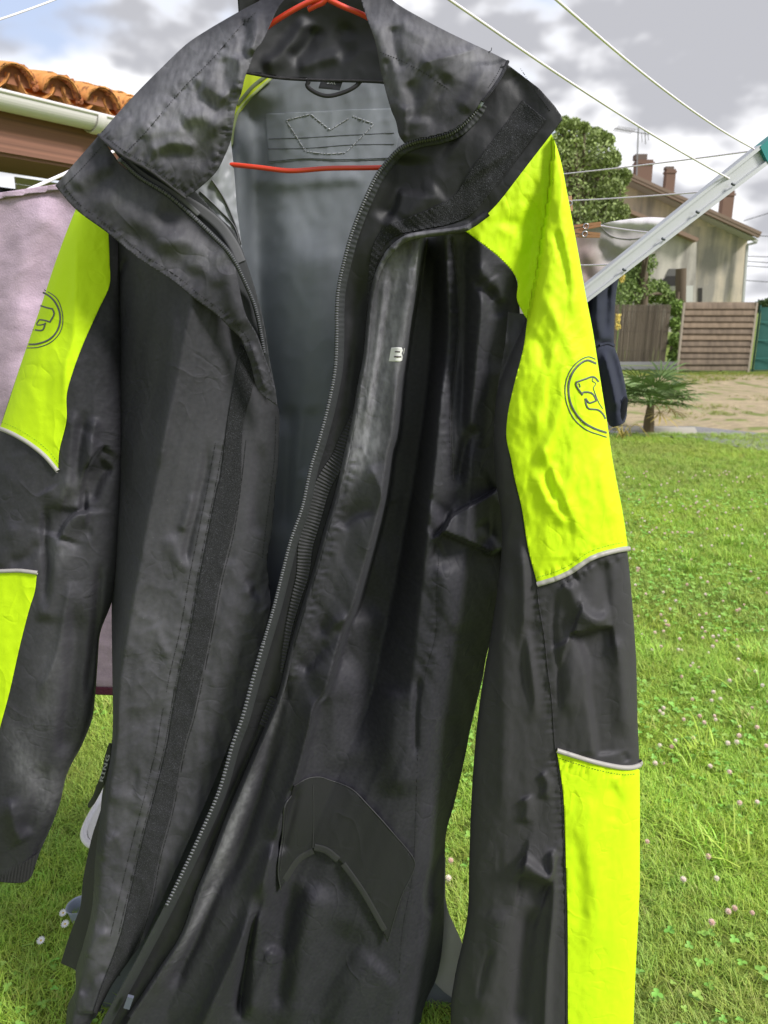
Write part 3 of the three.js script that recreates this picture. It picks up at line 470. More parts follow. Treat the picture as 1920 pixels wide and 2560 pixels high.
  const tg = [3, 5, 8].map(tileGeo), tm = [0, 1, 2].map(i => new THREE.MeshStandardMaterial({ map: tex(128, 128, (x, y) => { const a = fbm(x / 22 + i * 7, y / 22, 4), b = fbm(x / 40 + 3, y / 40 + i * 4, 3), moss = sstep(0.14, 0.5, a); const base = [0.78 + 0.12 * b, 0.35 + 0.10 * b, 0.10 + 0.05 * b], dk = [0.30, 0.11, 0.04]; return base.map((v, q) => lerp(v, dk[q], moss * 0.9) * (0.9 + 0.2 * RR())); }, true), roughness: 0.95, side: THREE.DoubleSide, bumpMap: fuzz, bumpScale: 0.004 }));
  const roof = new THREE.Group(); roof.name = 'roof'; roof.position.set(0, Y + 0.055, -0.01); t.add(roof);
  const mossG = []; 
  for (let row = 0; row < 4; row++) for (let k = -6; k < 16; k++) {
    const q = shadows(new THREE.Mesh(tg[(k * 7 + row + 30) % 3], tm[(k + row * 2 + 30) % 3])); q.name = 'roof_tile'; q.position.set(k * 0.235 + 0.09 + (r() - 0.5) * 0.012, row * 0.40 * Math.sin(0.3) + 0.012, -row * 0.40 * Math.cos(0.3) + (r() - 0.5) * 0.03); q.rotation.x = 0.3 - 0.05; q.rotation.z = (r() - 0.5) * 0.06; roof.add(q);
    if (row < 2) { const u = shadows(new THREE.Mesh(tg[(k + 31) % 3], tm[(k + 31) % 3])); u.name = 'roof_tile'; u.position.set(k * 0.235 + 0.2075, row * 0.40 * Math.sin(0.3) + 0.055, -row * 0.40 * Math.cos(0.3) - 0.01); u.rotation.set(0.25, 0, Math.PI); roof.add(u); }
    if (row === 0) { const d = new THREE.CircleGeometry(0.09, 18, 0, Math.PI); const p = d.attributes.position; for (let i = 0; i < p.count; i++) p.setZ(i, 0.01 * n2(p.getX(i) * 40, p.getY(i) * 40 + k)); d.computeVertexNormals(); d.scale(1, 0.86, 1); const q2 = shadows(new THREE.Mesh(d, std([0.27, 0.115, 0.06], 1))); q2.name = 'mortar'; q2.position.set(q.position.x, q.position.y, q.position.z - 0.035); roof.add(q2); }
    if (row === 0) for (let m = 0; m < 34; m++) { const s = new THREE.IcosahedronGeometry(0.005 + 0.010 * r(), 1); const p = s.attributes.position; for (let i = 0; i < p.count; i++) { const f = 1 + 0.9 * (n2(p.getX(i) * 300 + m, p.getY(i) * 300 + k)); p.setXYZ(i, p.getX(i) * f, p.getY(i) * f, p.getZ(i) * f); } const a = -0.1 + r() * 1.25, rr = 0.088 + 0.022 * r(); s.translate(k * 0.235 + 0.09 + Math.cos(a) * rr, Math.sin(a) * rr * 0.88 + 0.012, 0.02 * (r() - 0.6)); s.computeVertexNormals(); mossG.push(s); }
  }
  const mm = add('moss', mergeGeometries(mossG), std([0.34, 0.12, 0.05], 1), roof); mm.userData.kind = 'stuff';
}

/* ================================================================ the rain jacket */
// dust, wear and painted-in brightness of lit cloth: one map over the whole garment, laid out in the scene's x and y (metres)
const DW = 1024, DH = 1434, DX = 1.5, DY = 2.1;
const DIRT_LIGHT = [];                                       // [x px, y px, radius x, radius y, strength]
const dirtAndLight = (x, y, rx, ry, s, tilt = 0) => DIRT_LIGHT.push([x, y, rx, ry, s, tilt]);
// collar wings
dirtAndLight(455, 330, 120, 80, 0.75, -0.7); dirtAndLight(340, 300, 70, 50, 0.5, -0.7); dirtAndLight(520, 140, 120, 60, 0.6, -0.6); dirtAndLight(600, 190, 60, 80, 0.55); dirtAndLight(480, 230, 70, 70, 0.5);
dirtAndLight(1040, 110, 130, 70, 0.45, 0.5); dirtAndLight(1190, 170, 60, 50, 0.7, 0.5); dirtAndLight(990, 240, 50, 70, 0.35); dirtAndLight(950, 60, 60, 60, 0.35);
dirtAndLight(180, 430, 40, 50, 0.5); dirtAndLight(520, 640, 90, 40, 0.35, 0.6); dirtAndLight(330, 500, 80, 40, 0.3, 0.5); dirtAndLight(840, 130, 60, 30, 0.25);
dirtAndLight(1100, 580, 120, 18, 0.45); dirtAndLight(960, 640, 30, 50, 0.35, -0.5);
// front edge of the outer flap, and the pale strip behind it: dust with its highlight painted in
dirtAndLight(985, 760, 40, 160, 0.85, -0.12); dirtAndLight(935, 980, 40, 160, 1.0, -0.22); dirtAndLight(905, 1120, 45, 70, 1.0, -0.3); dirtAndLight(1040, 640, 30, 70, 0.5);
dirtAndLight(566, 2110, 15, 110, 1.0, -0.42); dirtAndLight(500, 2290, 14, 110, 0.9, -0.5); dirtAndLight(612, 1990, 12, 70, 0.6, -0.4); dirtAndLight(690, 1800, 10, 120, 0.4, -0.35);
// a thin pale veil, dust plus painted light, over the collar, the left front and the sleeve
dirtAndLight(430, 270, 230, 170, 0.16); dirtAndLight(1080, 180, 190, 130, 0.13); dirtAndLight(400, 620, 260, 120, 0.13, 0.4);
dirtAndLight(520, 1250, 190, 330, 0.185, -0.15); dirtAndLight(440, 1750, 190, 330, 0.195, -0.2); dirtAndLight(330, 2300, 190, 300, 0.17, -0.3); dirtAndLight(110, 1500, 160, 500, 0.12); dirtAndLight(900, 1330, 80, 220, 0.12, -0.2); dirtAndLight(1000, 800, 60, 260, 0.16, -0.1); dirtAndLight(1090, 1150, 50, 250, 0.06); dirtAndLight(1240, 720, 60, 100, 0.06);
// left front, left sleeve
dirtAndLight(380, 1560, 60, 80, 0.12); dirtAndLight(330, 2050, 70, 70, 0.15); dirtAndLight(300, 2350, 80, 120, 0.14); dirtAndLight(520, 2060, 40, 160, 0.19, -0.35); dirtAndLight(440, 2280, 36, 90, 0.19, -0.4);
dirtAndLight(90, 1750, 40, 160, 0.25, -0.3); dirtAndLight(40, 1980, 40, 130, 0.55, 0.2); dirtAndLight(120, 2010, 30, 110, 0.4, -0.4); dirtAndLight(140, 1240, 30, 50, 0.35); dirtAndLight(110, 1400, 40, 40, 0.4);
dirtAndLight(1330, 1900, 60, 200, 0.15); dirtAndLight(1400, 1500, 40, 100, 0.12);
const dirtLightW = DIRT_LIGHT.map(([x, y, rx, ry, s, t]) => { const c = P(x, y, 0.03), e = P(x + 1, y, 0.03); const k = Math.abs(e.x - c.x); return [c.x, c.y, rx * k, ry * k, s, t]; });
const dustLightMap = (() => {
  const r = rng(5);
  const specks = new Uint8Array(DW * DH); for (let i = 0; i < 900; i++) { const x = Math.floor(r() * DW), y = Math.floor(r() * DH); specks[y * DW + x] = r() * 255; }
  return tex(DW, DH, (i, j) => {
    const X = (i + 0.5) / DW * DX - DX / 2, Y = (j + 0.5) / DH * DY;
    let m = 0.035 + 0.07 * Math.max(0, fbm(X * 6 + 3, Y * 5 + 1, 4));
    for (const d of dirtLightW) {
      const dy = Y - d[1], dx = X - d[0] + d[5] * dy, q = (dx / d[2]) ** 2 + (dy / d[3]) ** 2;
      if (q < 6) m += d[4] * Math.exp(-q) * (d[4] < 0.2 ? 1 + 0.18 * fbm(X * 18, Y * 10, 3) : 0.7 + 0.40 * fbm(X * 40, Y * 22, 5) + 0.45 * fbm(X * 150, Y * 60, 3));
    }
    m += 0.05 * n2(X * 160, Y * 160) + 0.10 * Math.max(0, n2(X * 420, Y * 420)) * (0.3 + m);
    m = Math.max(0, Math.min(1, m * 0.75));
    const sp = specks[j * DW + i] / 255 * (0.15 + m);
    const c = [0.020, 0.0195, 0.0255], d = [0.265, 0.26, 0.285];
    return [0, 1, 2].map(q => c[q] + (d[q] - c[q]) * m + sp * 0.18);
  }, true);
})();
dustLightMap.wrapS = dustLightMap.wrapT = THREE.ClampToEdgeWrapping; dustLightMap.repeat.set(1 / DX, 1 / DY); dustLightMap.offset.set(0.5, 0);
const liningMap = (() => { const t = tex(512, 717, (i, j) => { const X = i / 512 * DX, Y = j / 717 * DY; const m = 0.5 + 0.5 * fbm(X * 7, Y * 5.5, 5) + 0.12 * n2(X * 90, Y * 90), s = Math.max(0, fbm(X * 14 + 9, Y * 12, 4)) * 0.5; const k = 0.86 + 0.22 * m + s * 0.2; return [0.21 * k, 0.228 * k, 0.258 * k]; }, true); t.wrapS = t.wrapT = THREE.ClampToEdgeWrapping; t.repeat.set(1 / DX, 1 / DY); t.offset.set(0.5, 0); return t; })();
const creaseMap = (() => {
  const W = 1400, H = 1960, t = tex(W, H, (i, j) => {
    const X = i / W * DX, Y = j / H * DY, wx = X + 0.010 * n2(X * 30, Y * 26), wy = Y + 0.010 * n2(X * 26 + 7, Y * 30);
    const cr = (k, s, a) => { const n = n2(wx * k * (1 + a) + s + wy * k * 0.35, wy * k * (1 - a) + s * 1.7 - wx * k * 0.3); return Math.exp(-Math.abs(n) * 13); };
    const m1 = sstep(-0.05, 0.3, n2(X * 11 + 3, Y * 8)), m2 = sstep(-0.05, 0.3, n2(X * 16 + 13, Y * 12 + 4));
    const soft = 0.5 * fbm(wx * 34, wy * 20, 4);
    return 0.42 + 0.30 * m1 * cr(16, 2.1, 0.3) - 0.22 * m2 * cr(27, 9.3, 0.1) + 0.14 * m1 * m2 * cr(52, 5.7, -0.1) + 0.24 * soft + 0.03 * (RR() - 0.5);
  }); t.wrapS = t.wrapT = THREE.ClampToEdgeWrapping; t.repeat.set(1 / DX, 1 / DY); t.offset.set(0.5, 0); return t; })();
const weaveB = rep(weave, 1 / 0.028, 1 / 0.028);
const nylon = new THREE.MeshPhysicalMaterial({ map: dustLightMap, roughness: 0.6, specularIntensity: 0.5, side: THREE.DoubleSide, sheen: 0.35, sheenRoughness: 0.45, sheenColor: C(0.30, 0.31, 0.36), bumpMap: creaseMap, bumpScale: 0.0030 });
const plainDark = new THREE.MeshPhysicalMaterial({ color: C(0.019, 0.019, 0.022), roughness: 0.55, specularIntensity: 0.6, side: THREE.DoubleSide, bumpMap: creaseMap, bumpScale: 0.0022 });
const plain = new THREE.MeshPhysicalMaterial({ color: C(0.044, 0.0425, 0.047), roughness: 0.6, specularIntensity: 0.5, side: THREE.DoubleSide, bumpMap: creaseMap, bumpScale: 0.0022 });
const lining = new THREE.MeshPhysicalMaterial({ map: liningMap, roughness: 0.55, specularIntensity: 0.6, side: THREE.DoubleSide });
const paleLining = std([0.27, 0.28, 0.31], 0.5);
const satin = new THREE.MeshPhysicalMaterial({ color: C(0.024, 0.025, 0.03), roughness: 0.6, sheen: 1, sheenRoughness: 0.4, sheenColor: C(0.06, 0.06, 0.07), side: THREE.DoubleSide });
const neon = new THREE.MeshPhysicalMaterial({ color: C(0.605, 0.865, 0.012), roughness: 0.62, specularIntensity: 0.35, side: THREE.DoubleSide, bumpMap: creaseMap, bumpScale: 0.0026 });
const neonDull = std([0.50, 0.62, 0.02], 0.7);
const pipingM = std([0.36, 0.34, 0.32], 0.45);
const zipM = std([0.03, 0.032, 0.036], 0.7);
const toothM = std([0.11, 0.112, 0.125], 0.3);
const threadM = std([0.014, 0.014, 0.016], 0.8);
const greyThread = std([0.40, 0.41, 0.44], 0.8);
const velcroT = tex(256, 256, (i, j) => { const a = RR(), b = RR(); const v = 0.009 + 0.026 * a * a + (b > 0.93 ? 0.12 * RR() : 0); return [v * 0.98, v, v * 1.16]; }, true); velcroT.repeat.set(1 / 0.16, 1 / 0.16);
const velcroM = new THREE.MeshStandardMaterial({ map: velcroT, roughness: 1, side: THREE.DoubleSide, bumpMap: rep(fuzz, 1 / 0.16, 1 / 0.16), bumpScale: 0.0008 });
const printM = std([0.09, 0.10, 0.08], 0.5);
const whiteM = std([0.72, 0.71, 0.70], 0.5);
const tabM = std([0.02, 0.021, 0.024], 0.5);

const jacket = thing('rain_jacket', 'black and neon yellow hooded-collar rain jacket hanging open on the orange hanger', 'jacket', [P(780, 2560, 0).x, P(780, 2560, 0).y, -D0]);
jacket.userData.label = 'large black rain jacket with neon yellow sleeve panels hanging unzipped on orange hanger';

/* ---- guide lines, read off the garment */
const zipR = [[1200, 258], [1185, 284], [1137, 328], [1094, 344], [1042, 354], [998, 373], [968, 404], [942, 438], [920, 482], [899, 530], [877, 590], [864, 638], [846, 720], [842, 780], [842, 834], [838, 921], [820, 1016], [797, 1103], [778, 1165], [755, 1270], [728, 1347], [708, 1424], [685, 1517], [658, 1609], [631, 1702], [604, 1800], [583, 1856], [548, 1976], [498, 2092], [451, 2192], [417, 2262]];
const zipRx = [...zipR, [366, 2360], [318, 2450], [262, 2550], [190, 2700]];
const flapEdge = [[1094, 591], [1040, 597], [1011, 604], [990, 622], [964, 652], [945, 695], [935, 739], [927, 791], [916, 899], [903, 964], [890, 1051], [874, 1130], [862, 1180], [843, 1254], [820, 1331], [797, 1416], [778, 1478], [755, 1551], [731, 1636], [710, 1725], [681, 1800], [643, 1887], [604, 1976], [569, 2061], [542, 2136], [505, 2223], [463, 2339], [409, 2423], [363, 2493], [328, 2543], [230, 2700]];
const raglanR = [[1090, 540], [1164, 579], [1208, 612], [1251, 647], [1285, 685], [1294, 708], [1292, 747], [1305, 778], [1318, 799]];
const foldEdgeR = [[1382, 330], [1379, 420], [1366, 538], [1355, 596], [1347, 662], [1336, 716], [1318, 799]];
const neonInR = [[1318, 799], [1309, 867], [1285, 963], [1270, 1032], [1266, 1094], [1278, 1150], [1285, 1189], [1305, 1274], [1320, 1370], [1343, 1459]];
const outR = [[1372, 300], [1378, 336], [1391, 369], [1404, 417], [1417, 486], [1443, 625], [1463, 737], [1481, 830], [1498, 940], [1518, 1067], [1530, 1150], [1541, 1208], [1556, 1285], [1567, 1366], [1575, 1440], [1580, 1500], [1590, 1640], [1594, 1800], [1598, 1900], [1599, 2000], [1598, 2107], [1598, 2223], [1588, 2416], [1582, 2560], [1576, 2700]];
const inR = [[1270, 780], [1262, 860], [1240, 1000], [1234, 1100], [1239, 1196], [1253, 1293], [1254, 1370], [1240, 1500], [1222, 1617], [1214, 1659], [1198, 1765], [1185, 1895], [1177, 2030], [1173, 2146], [1169, 2281], [1153, 2370], [1142, 2416], [1129, 2493], [1126, 2560], [1120, 2700]];
const outL = [[215, 470], [189, 524], [143, 643], [104, 760], [56, 899], [0, 1068], [-40, 1200], [-80, 1428], [-110, 1700], [-122, 1850], [-118, 2000], [-90, 2120], [-66, 2200]];
const inL = [[290, 520], [300, 640], [303, 800], [305, 1000], [306, 1200], [300, 1350], [290, 1450], [278, 1509], [251, 1582], [244, 1660], [238, 1740], [231, 1795], [208, 1856], [168, 1934], [150, 2007], [127, 2069], [100, 2130], [80, 2190]];

/* ---- back panel with the grey lining, seen through the opening */
const hBack = new Relief((x, y) => -0.128 + 0.008 * Math.pow((x - 790) / 500, 2) + 0.012 * Math.sin(y / 700))
  .fold([[640, 230], [640, 500], [652, 800], [680, 1100]], -0.022, 34, 46, { fade: 0.08 })
  .fold([[596, 300], [592, 560], [620, 900]], 0.014, 24, 30)
  .fold([[760, 560], [790, 900], [770, 1300]], 0.010, 90, 70)
  .fold([[730, 1000], [720, 1150], [705, 1350]], -0.012, 22, 18)
  .fold([[780, 1010], [760, 1200]], -0.008, 16, 26)
  .fold([[700, 520], [760, 640], [850, 640]], 0.004, 40, 30)
  .fold([[600, 450], [720, 458], [840, 448], [930, 452]], 0.005, 16, 24)
  .add(drape(11, 0.004, 0.0012, 0.00025, 90, 300));
const backPoly = [[560, 170], [700, 190], [903, 200], [1010, 205], [1150, 420], [1230, 640], [1262, 900], [1255, 1200], [1235, 1500], [1208, 1690], [1150, 1930], [1112, 2090], [1112, 2240], [1122, 2285], [1150, 2345], [1180, 2420], [1240, 2540], [1280, 2700], [200, 2700], [200, 2440], [166, 2400], [166, 2362], [181, 2319], [201, 2265], [208, 2196], [231, 2088], [251, 2026], [266, 1940], [283, 1860], [285, 1500], [290, 1000], [300, 620], [420, 420], [540, 300]];
const backPanel = part(jacket, 'back_panel', sheet(backPoly, (x, y) => hBack.at(x, y) - (y > 2000 && x > 1000 ? 0.01 : 0), { cell: 8, thick: 0.003 }), lining, 'blue grey coated lining of the back, seen through the open front');
part(jacket, 'sunlit_back_tail', sheet([[1106, 2090], [1114, 2150], [1113, 2242], [1121, 2281], [1144, 2331], [1160, 2368], [1150, 2420], [1138, 2500], [1110, 2480], [1080, 2450], [1100, 2350], [1100, 2200]], (x, y) => hBack.at(x, y) + 0.006 + 0.014 * sstep(1080, 1160, x), { cell: 6, thick: 0.002 }), std([0.42, 0.40, 0.41], 0.5), 'inside of the back tail past the right front, sunlight painted into its pale grey');  // sunlight on the lining is put into this paler colour
// heat sealed yoke tape with its chevron of pale thread
const hYoke = (x, y) => hBack.at(x, y) + 0.0012;
part(jacket, 'lining_patch', sheet([[664, 284], [760, 280], [870, 274], [990, 270], [1000, 330], [985, 398], [860, 402], [760, 398], [672, 408], [668, 350]], (x, y) => hYoke(x, y) + 0.0004 * n2(x / 30, y / 20), { cell: 6, thick: 0.001 }), std([0.222, 0.242, 0.274], 0.45), 'paler heat sealed patch across the upper back lining');
{ const tp = []; for (const l of [[[672, 347], [760, 344], [860, 338], [985, 332]], [[670, 372], [770, 370], [870, 362], [985, 360]], [[672, 404], [760, 396], [860, 398], [980, 394]]]) tp.push(ribbon(l, 2.2, hYoke, 0.0005));
  part(jacket, 'seam_tape', mergeGeometries(tp), std([0.11, 0.12, 0.14], 0.6)); }
part(jacket, 'stitching', mergeGeometries([[[715, 300], [777, 285]], [[777, 285], [825, 325]], [[825, 325], [881, 290]], [[881, 290], [936, 310]], [[936, 310], [864, 382]], [[864, 382], [812, 384], [764, 378]], [[764, 378], [715, 300]]].map(l => stitches(l, hYoke, { gap: 7, len: 6, w: 2.2, lift: 0.0012 }))), greyThread, 'pale grey thread stitched in a chevron on the lining').userData.kind = 'stuff';
// neon shoulder seen from inside at the neck
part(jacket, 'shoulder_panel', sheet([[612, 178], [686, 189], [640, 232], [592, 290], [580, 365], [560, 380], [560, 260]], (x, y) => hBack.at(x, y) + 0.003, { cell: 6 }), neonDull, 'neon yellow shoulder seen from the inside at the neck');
part(jacket, 'seam_tape', mergeGeometries([ribbon([[668, 188], [632, 216], [594, 262]], 9, (x, y) => hBack.at(x, y) + 0.003, 0.001)]), std([0.16, 0.19, 0.10], 0.5));
part(jacket, 'seam_tape', ribbon([[680, 194], [642, 228], [598, 275], [584, 318], [579, 362]], 7, (x, y) => hBack.at(x, y) + 0.003, 0.0015), std([0.40, 0.47, 0.20], 0.5));

/* ---- collar seen from inside, with its loop and size label */
const hIn = new Relief((x, y) => -0.052 + 0.03 * Math.pow((x - 790) / 190, 2) + 0.018 * sstep(90, -40, y))
  .fold([[770, 40], [740, 90], [700, 140], [650, 168]], 0.010, 18, 30)
  .fold([[790, 60], [760, 118], [720, 150]], -0.008, 16, 22)
  .fold([[860, 135], [800, 150], [740, 170]], 0.006, 14, 18)
  .fold([[880, 60], [850, 100], [880, 150]], -0.006, 20, 24)
  .add(drape(17, 0.0022, 0.0007, 0.0001, 90, 90));
part(jacket, 'inner_collar', sheet([[590, -60], [980, -60], [985, 215], [903, 201], [800, 200], [700, 194], [606, 178]], (x, y) => hIn.at(x, y), { cell: 6, thick: 0.004 }), satin, 'dark satin inside of the stand-up collar');
part(jacket, 'collar_seam', cord([[612, 181], [690, 194], [777, 200], [903, 203], [970, 206]], 0.0022, (x, y) => hIn.at(x, y), 0.002), plain);
part(jacket, 'hanging_loop', ribbon([[772, 203], [768, 214], [786, 230], [818, 240], [862, 230], [890, 215], [902, 202]], 11, (x, y) => -0.046, 0.004, { across: 4, relief: (s, u) => 0.002 * (1 - u * u) }), plain, 'black webbing loop at the back of the neck');
const sizeLabel = part(jacket, 'size_label', sheet([[803, 199], [858, 201], [849, 226], [796, 221]], () => -0.0475, { cell: 8, thick: 0.0012 }), std([0.018, 0.018, 0.024], 0.5), 'small black woven size label');

const font = await new FontLoader().loadAsync('fonts/droid/droid_sans_bold.typeface.json');
// lettering: text laid on the garment between two pixel corners (origin, end of the baseline, height px)
function lettering(str, o, e, hpx, h, depth = 0.0004, lean = 0) {
  const g = new TextGeometry(str, { font, size: 1, depth: 1, curveSegments: 4 }); g.computeBoundingBox(); const bb = g.boundingBox, w = bb.max.x - bb.min.x, hh = bb.max.y - bb.min.y, p = g.attributes.position;
  const ux = e[0] - o[0], uy = e[1] - o[1], l = Math.hypot(ux, uy), nx = uy / l, ny = -ux / l;
  for (let i = 0; i < p.count; i++) { const a = (p.getX(i) - bb.min.x) / w, b = (p.getY(i) - bb.min.y) / hh, x = o[0] + ux * a + nx * hpx * b + lean * b * ux / l, y = o[1] + uy * a + ny * hpx * b + lean * b * uy / l; const q = P(x, y, h(x, y) + p.getZ(i) * depth); p.setXYZ(i, q.x, q.y, q.z); }
  g.computeVertexNormals(); return g;
}
part(sizeLabel, 'printed_size', lettering('2XL', [817, 209], [840, 211], 6.5, () => -0.0474, 0.0006), std([0.5, 0.5, 0.55], 0.6));
part(sizeLabel, 'printed_line', ribbon([[814, 202], [848, 203]], 3, () => -0.0474, 0.0006, { across: 1 }), std([0.42, 0.42, 0.47], 0.6));

/* ---- left sleeve (it leaves the picture on the left) */
const LL = rail(outL), LR = rail(inL);
const hSL = new Relief((x, y) => { const l = LL(y), r = LR(y), u = Math.max(-1, Math.min(1, (2 * x - l - r) / (r - l))); return -0.085 + Math.min(0.060, (r - l) * 0.00024) * Math.pow(Math.max(0, 1 - Math.abs(u) ** 2.4), 0.55); })
  .fold([[190, 545], [190, 700], [182, 850], [166, 900], [156, 1080]], 0.010, 16, 26, { sharp: 1 })
  .fold([[200, 1281], [192, 1200], [196, 1120], [210, 1020]], -0.012, 14, 24)
  .fold([[226, 1262], [250, 1190], [276, 1160]], -0.016, 14, 26)
  .fold([[165, 1250], [176, 1130], [190, 1020]], 0.012, 20, 18)
  .fold([[225, 1180], [228, 1110], [240, 1040]], 0.012, 14, 14)
  .step([[148, 1345], [158, 1316], [176, 1292], [196, 1282], [222, 1280]], -0.024, 3, { reach: 44, fade: 0.06 })
  .step([[200, 1282], [206, 1220], [226, 1160], [262, 1110]], 0.022, 5, { reach: 50, fade: 0.08 })
  .fold([[170, 1370], [196, 1340], [230, 1320]], -0.006, 18, 22)
  .fold([[118, 1220], [132, 1240], [170, 1250]], 0.008, 24, 24)
  .fold([[115, 1260], [112, 1340], [118, 1430], [108, 1540]], -0.012, 10, 12)
  .fold([[150, 1330], [140, 1400], [116, 1500], [104, 1560]], 0.012, 14, 40)
  .fold([[180, 1440], [160, 1540], [140, 1640], [90, 1760]], 0.012, 10, 26, { sharp: 1 })
  .fold([[190, 1500], [180, 1640], [165, 1800], [150, 1900]], -0.016, 16, 30)
  .fold([[250, 1400], [238, 1560], [215, 1760]], -0.010, 10, 10)
  .fold([[20, 1990], [40, 2080], [56, 2110]], 0.014, 16, 18, { sharp: 1 })
  .fold([[110, 1900], [90, 2010], [60, 2090]], -0.010, 18, 20)
  .fold([[40, 1300], [10, 1380], [-10, 1420]], 0.006, 20, 20)
  .fold([[100, 1350], [60, 1400], [20, 1400]], -0.006, 12, 16)
  .add(drape(23, 0.0024, 0.0009, 0.00016, 50, 300))
  .add((x, y) => y > 1080 && y < 1450 ? 0.0035 * sstep(1080, 1150, y) * sstep(1450, 1380, y) * fbm(x / 60, y / 70, 2) : 0);
const sleeveL = part(jacket, 'sleeve', sheet([...sm(outL), ...rev(sm(inL))], (x, y) => hSL.at(x, y), { cell: 5, back: (x, y, h) => -0.086 - 0.8 * Math.max(0, hSL.base(x, y) + 0.085) }), nylon, 'left of the two sleeves, cut by the picture edge, with a gathered elbow');
const neonBotL = [[-30, 1070], [0, 1072], [56, 1098], [109, 1137], [145, 1178]];
part(sleeveL, 'neon_panel', sheet([...sm([[225, 450], [189, 524], [143, 643], [104, 760], [56, 899], [0, 1068], [-4, 1075]]), ...sm(neonBotL.slice(1)), ...rev(sm([[262, 500], [271, 584], [274, 655], [274, 712], [247, 773], [208, 860], [182, 930], [167, 986], [166, 1051], [148, 1129], [145, 1178]]))], (x, y) => hSL.at(x, y) + 0.0022 - 0.0018 * 0, { cell: 5, thick: 0.003 }), neon, 'upper neon yellow panel with part of a printed round emblem');
part(sleeveL, 'reflective_piping', cord(neonBotL, 0.0038, (x, y) => hSL.at(x, y), 0.003), pipingM);
part(sleeveL, 'stitching', stitches(neonBotL.map(q => [q[0] + 6, q[1] - 16]), (x, y) => hSL.at(x, y) + 0.0022, { gap: 7, len: 4.5, w: 1.5 }), std([0.3, 0.5, 0.02], 0.8)).userData.kind = 'stuff';
part(sleeveL, 'neon_panel', sheet([...sm([[-75, 1428], [0, 1429], [50, 1430], [92, 1432]]), ...sm([[92, 1436], [87, 1478], [73, 1524], [50, 1613], [23, 1733], [0, 1818], [-30, 1930], [-50, 2040]]), ...rev(sm([[-75, 1428], [-95, 1600], [-112, 1800], [-112, 1960], [-96, 2060]]))], (x, y) => hSL.at(x, y) + 0.002, { cell: 5, thick: 0.003 }), neon, 'lower neon yellow panel cut by the picture edge');
part(sleeveL, 'reflective_piping', cord([[-78, 1428], [0, 1428], [50, 1427], [94, 1432]], 0.0038, (x, y) => hSL.at(x, y), 0.003), pipingM);
{ const h = (x, y) => hSL.at(x, y) + 0.0022, em = [];
  em.push(ribbon([[110, 724], [139, 743], [152, 768], [157, 804], [148, 834], [126, 856], [95, 868], [66, 870]], 2.4, h, 0.0006));
  em.push(ribbon([[107, 731], [120, 738], [135, 752], [148, 778], [150, 804], [141, 830], [122, 849], [91, 860], [69, 861]], 4.6, h, 0.0008));
  em.push(ribbon([[101, 764], [116, 769], [130, 772]], 4, h, 0.0008)); em.push(ribbon([[130, 771], [135, 784], [124, 806]], 4, h, 0.0009)); em.push(ribbon([[125, 805], [112, 801], [98, 799]], 4, h, 0.0008));
  em.push(ribbon([[98, 799], [91, 812], [111, 810], [114, 807]], 3.4, h, 0.0008)); em.push(ribbon([[113, 808], [106, 825], [82, 824]], 4, h, 0.0009));
  part(sleeveL, 'emblem', mergeGeometries(em), printM, 'printed double ring round an outlined motif'); }
// ribbed cuff
{ const h = (x, y) => hSL.at(x, y) * 1 - 0.004;
  const g = sheet([...sm([[-70, 2165], [0, 2166], [50, 2160], [84, 2140], [95, 2130]]), ...sm([[92, 2150], [80, 2188], [66, 2204], [40, 2208], [0, 2205], [-60, 2200]])], (x, y) => -0.066 + 0.018 * Math.sqrt(Math.max(0, 1 - ((x - 8) / 90) ** 2)) + 0.0018 * Math.sin((x + (y - 2160) * 0.15) / 1.25), { cell: 2.4, thick: 0.03 });
  part(sleeveL, 'cuff', g, std([0.018, 0.018, 0.019], 0.95), 'black ribbed knit cuff'); }

/* ---- left front */
const leftEdge = [[262, 545], [271, 600], [274, 721], [282, 790], [284, 921], [286, 1100], [286, 1200], [281, 1293], [279, 1524], [281, 1700], [282, 1800], [279, 1860], [266, 1930], [255, 1988], [250, 2040], [238, 2146], [230, 2270], [208, 2362], [190, 2423], [188, 2474], [170, 2512], [164, 2560], [140, 2700]];
const leftRight = [[640, 860], [672, 960], [697, 1025], [698, 1100], [694, 1180], [689, 1216], [681, 1316], [668, 1401], [673, 1460], [677, 1516], [656, 1600], [631, 1690], [604, 1790], [570, 1870], [533, 1962], [463, 2123], [409, 2242], [366, 2339], [328, 2395], [278, 2466], [226, 2560], [150, 2700]];
const leftRidge = [[482, 720], [474, 790], [460, 850], [445, 930], [430, 1008], [409, 1110], [391, 1200], [370, 1293], [347, 1416], [320, 1563], [303, 1670], [290, 1780]];
const ridgeX = rail(leftRidge), lEdgeX = rail(leftEdge), lRightX = rail(leftRight);
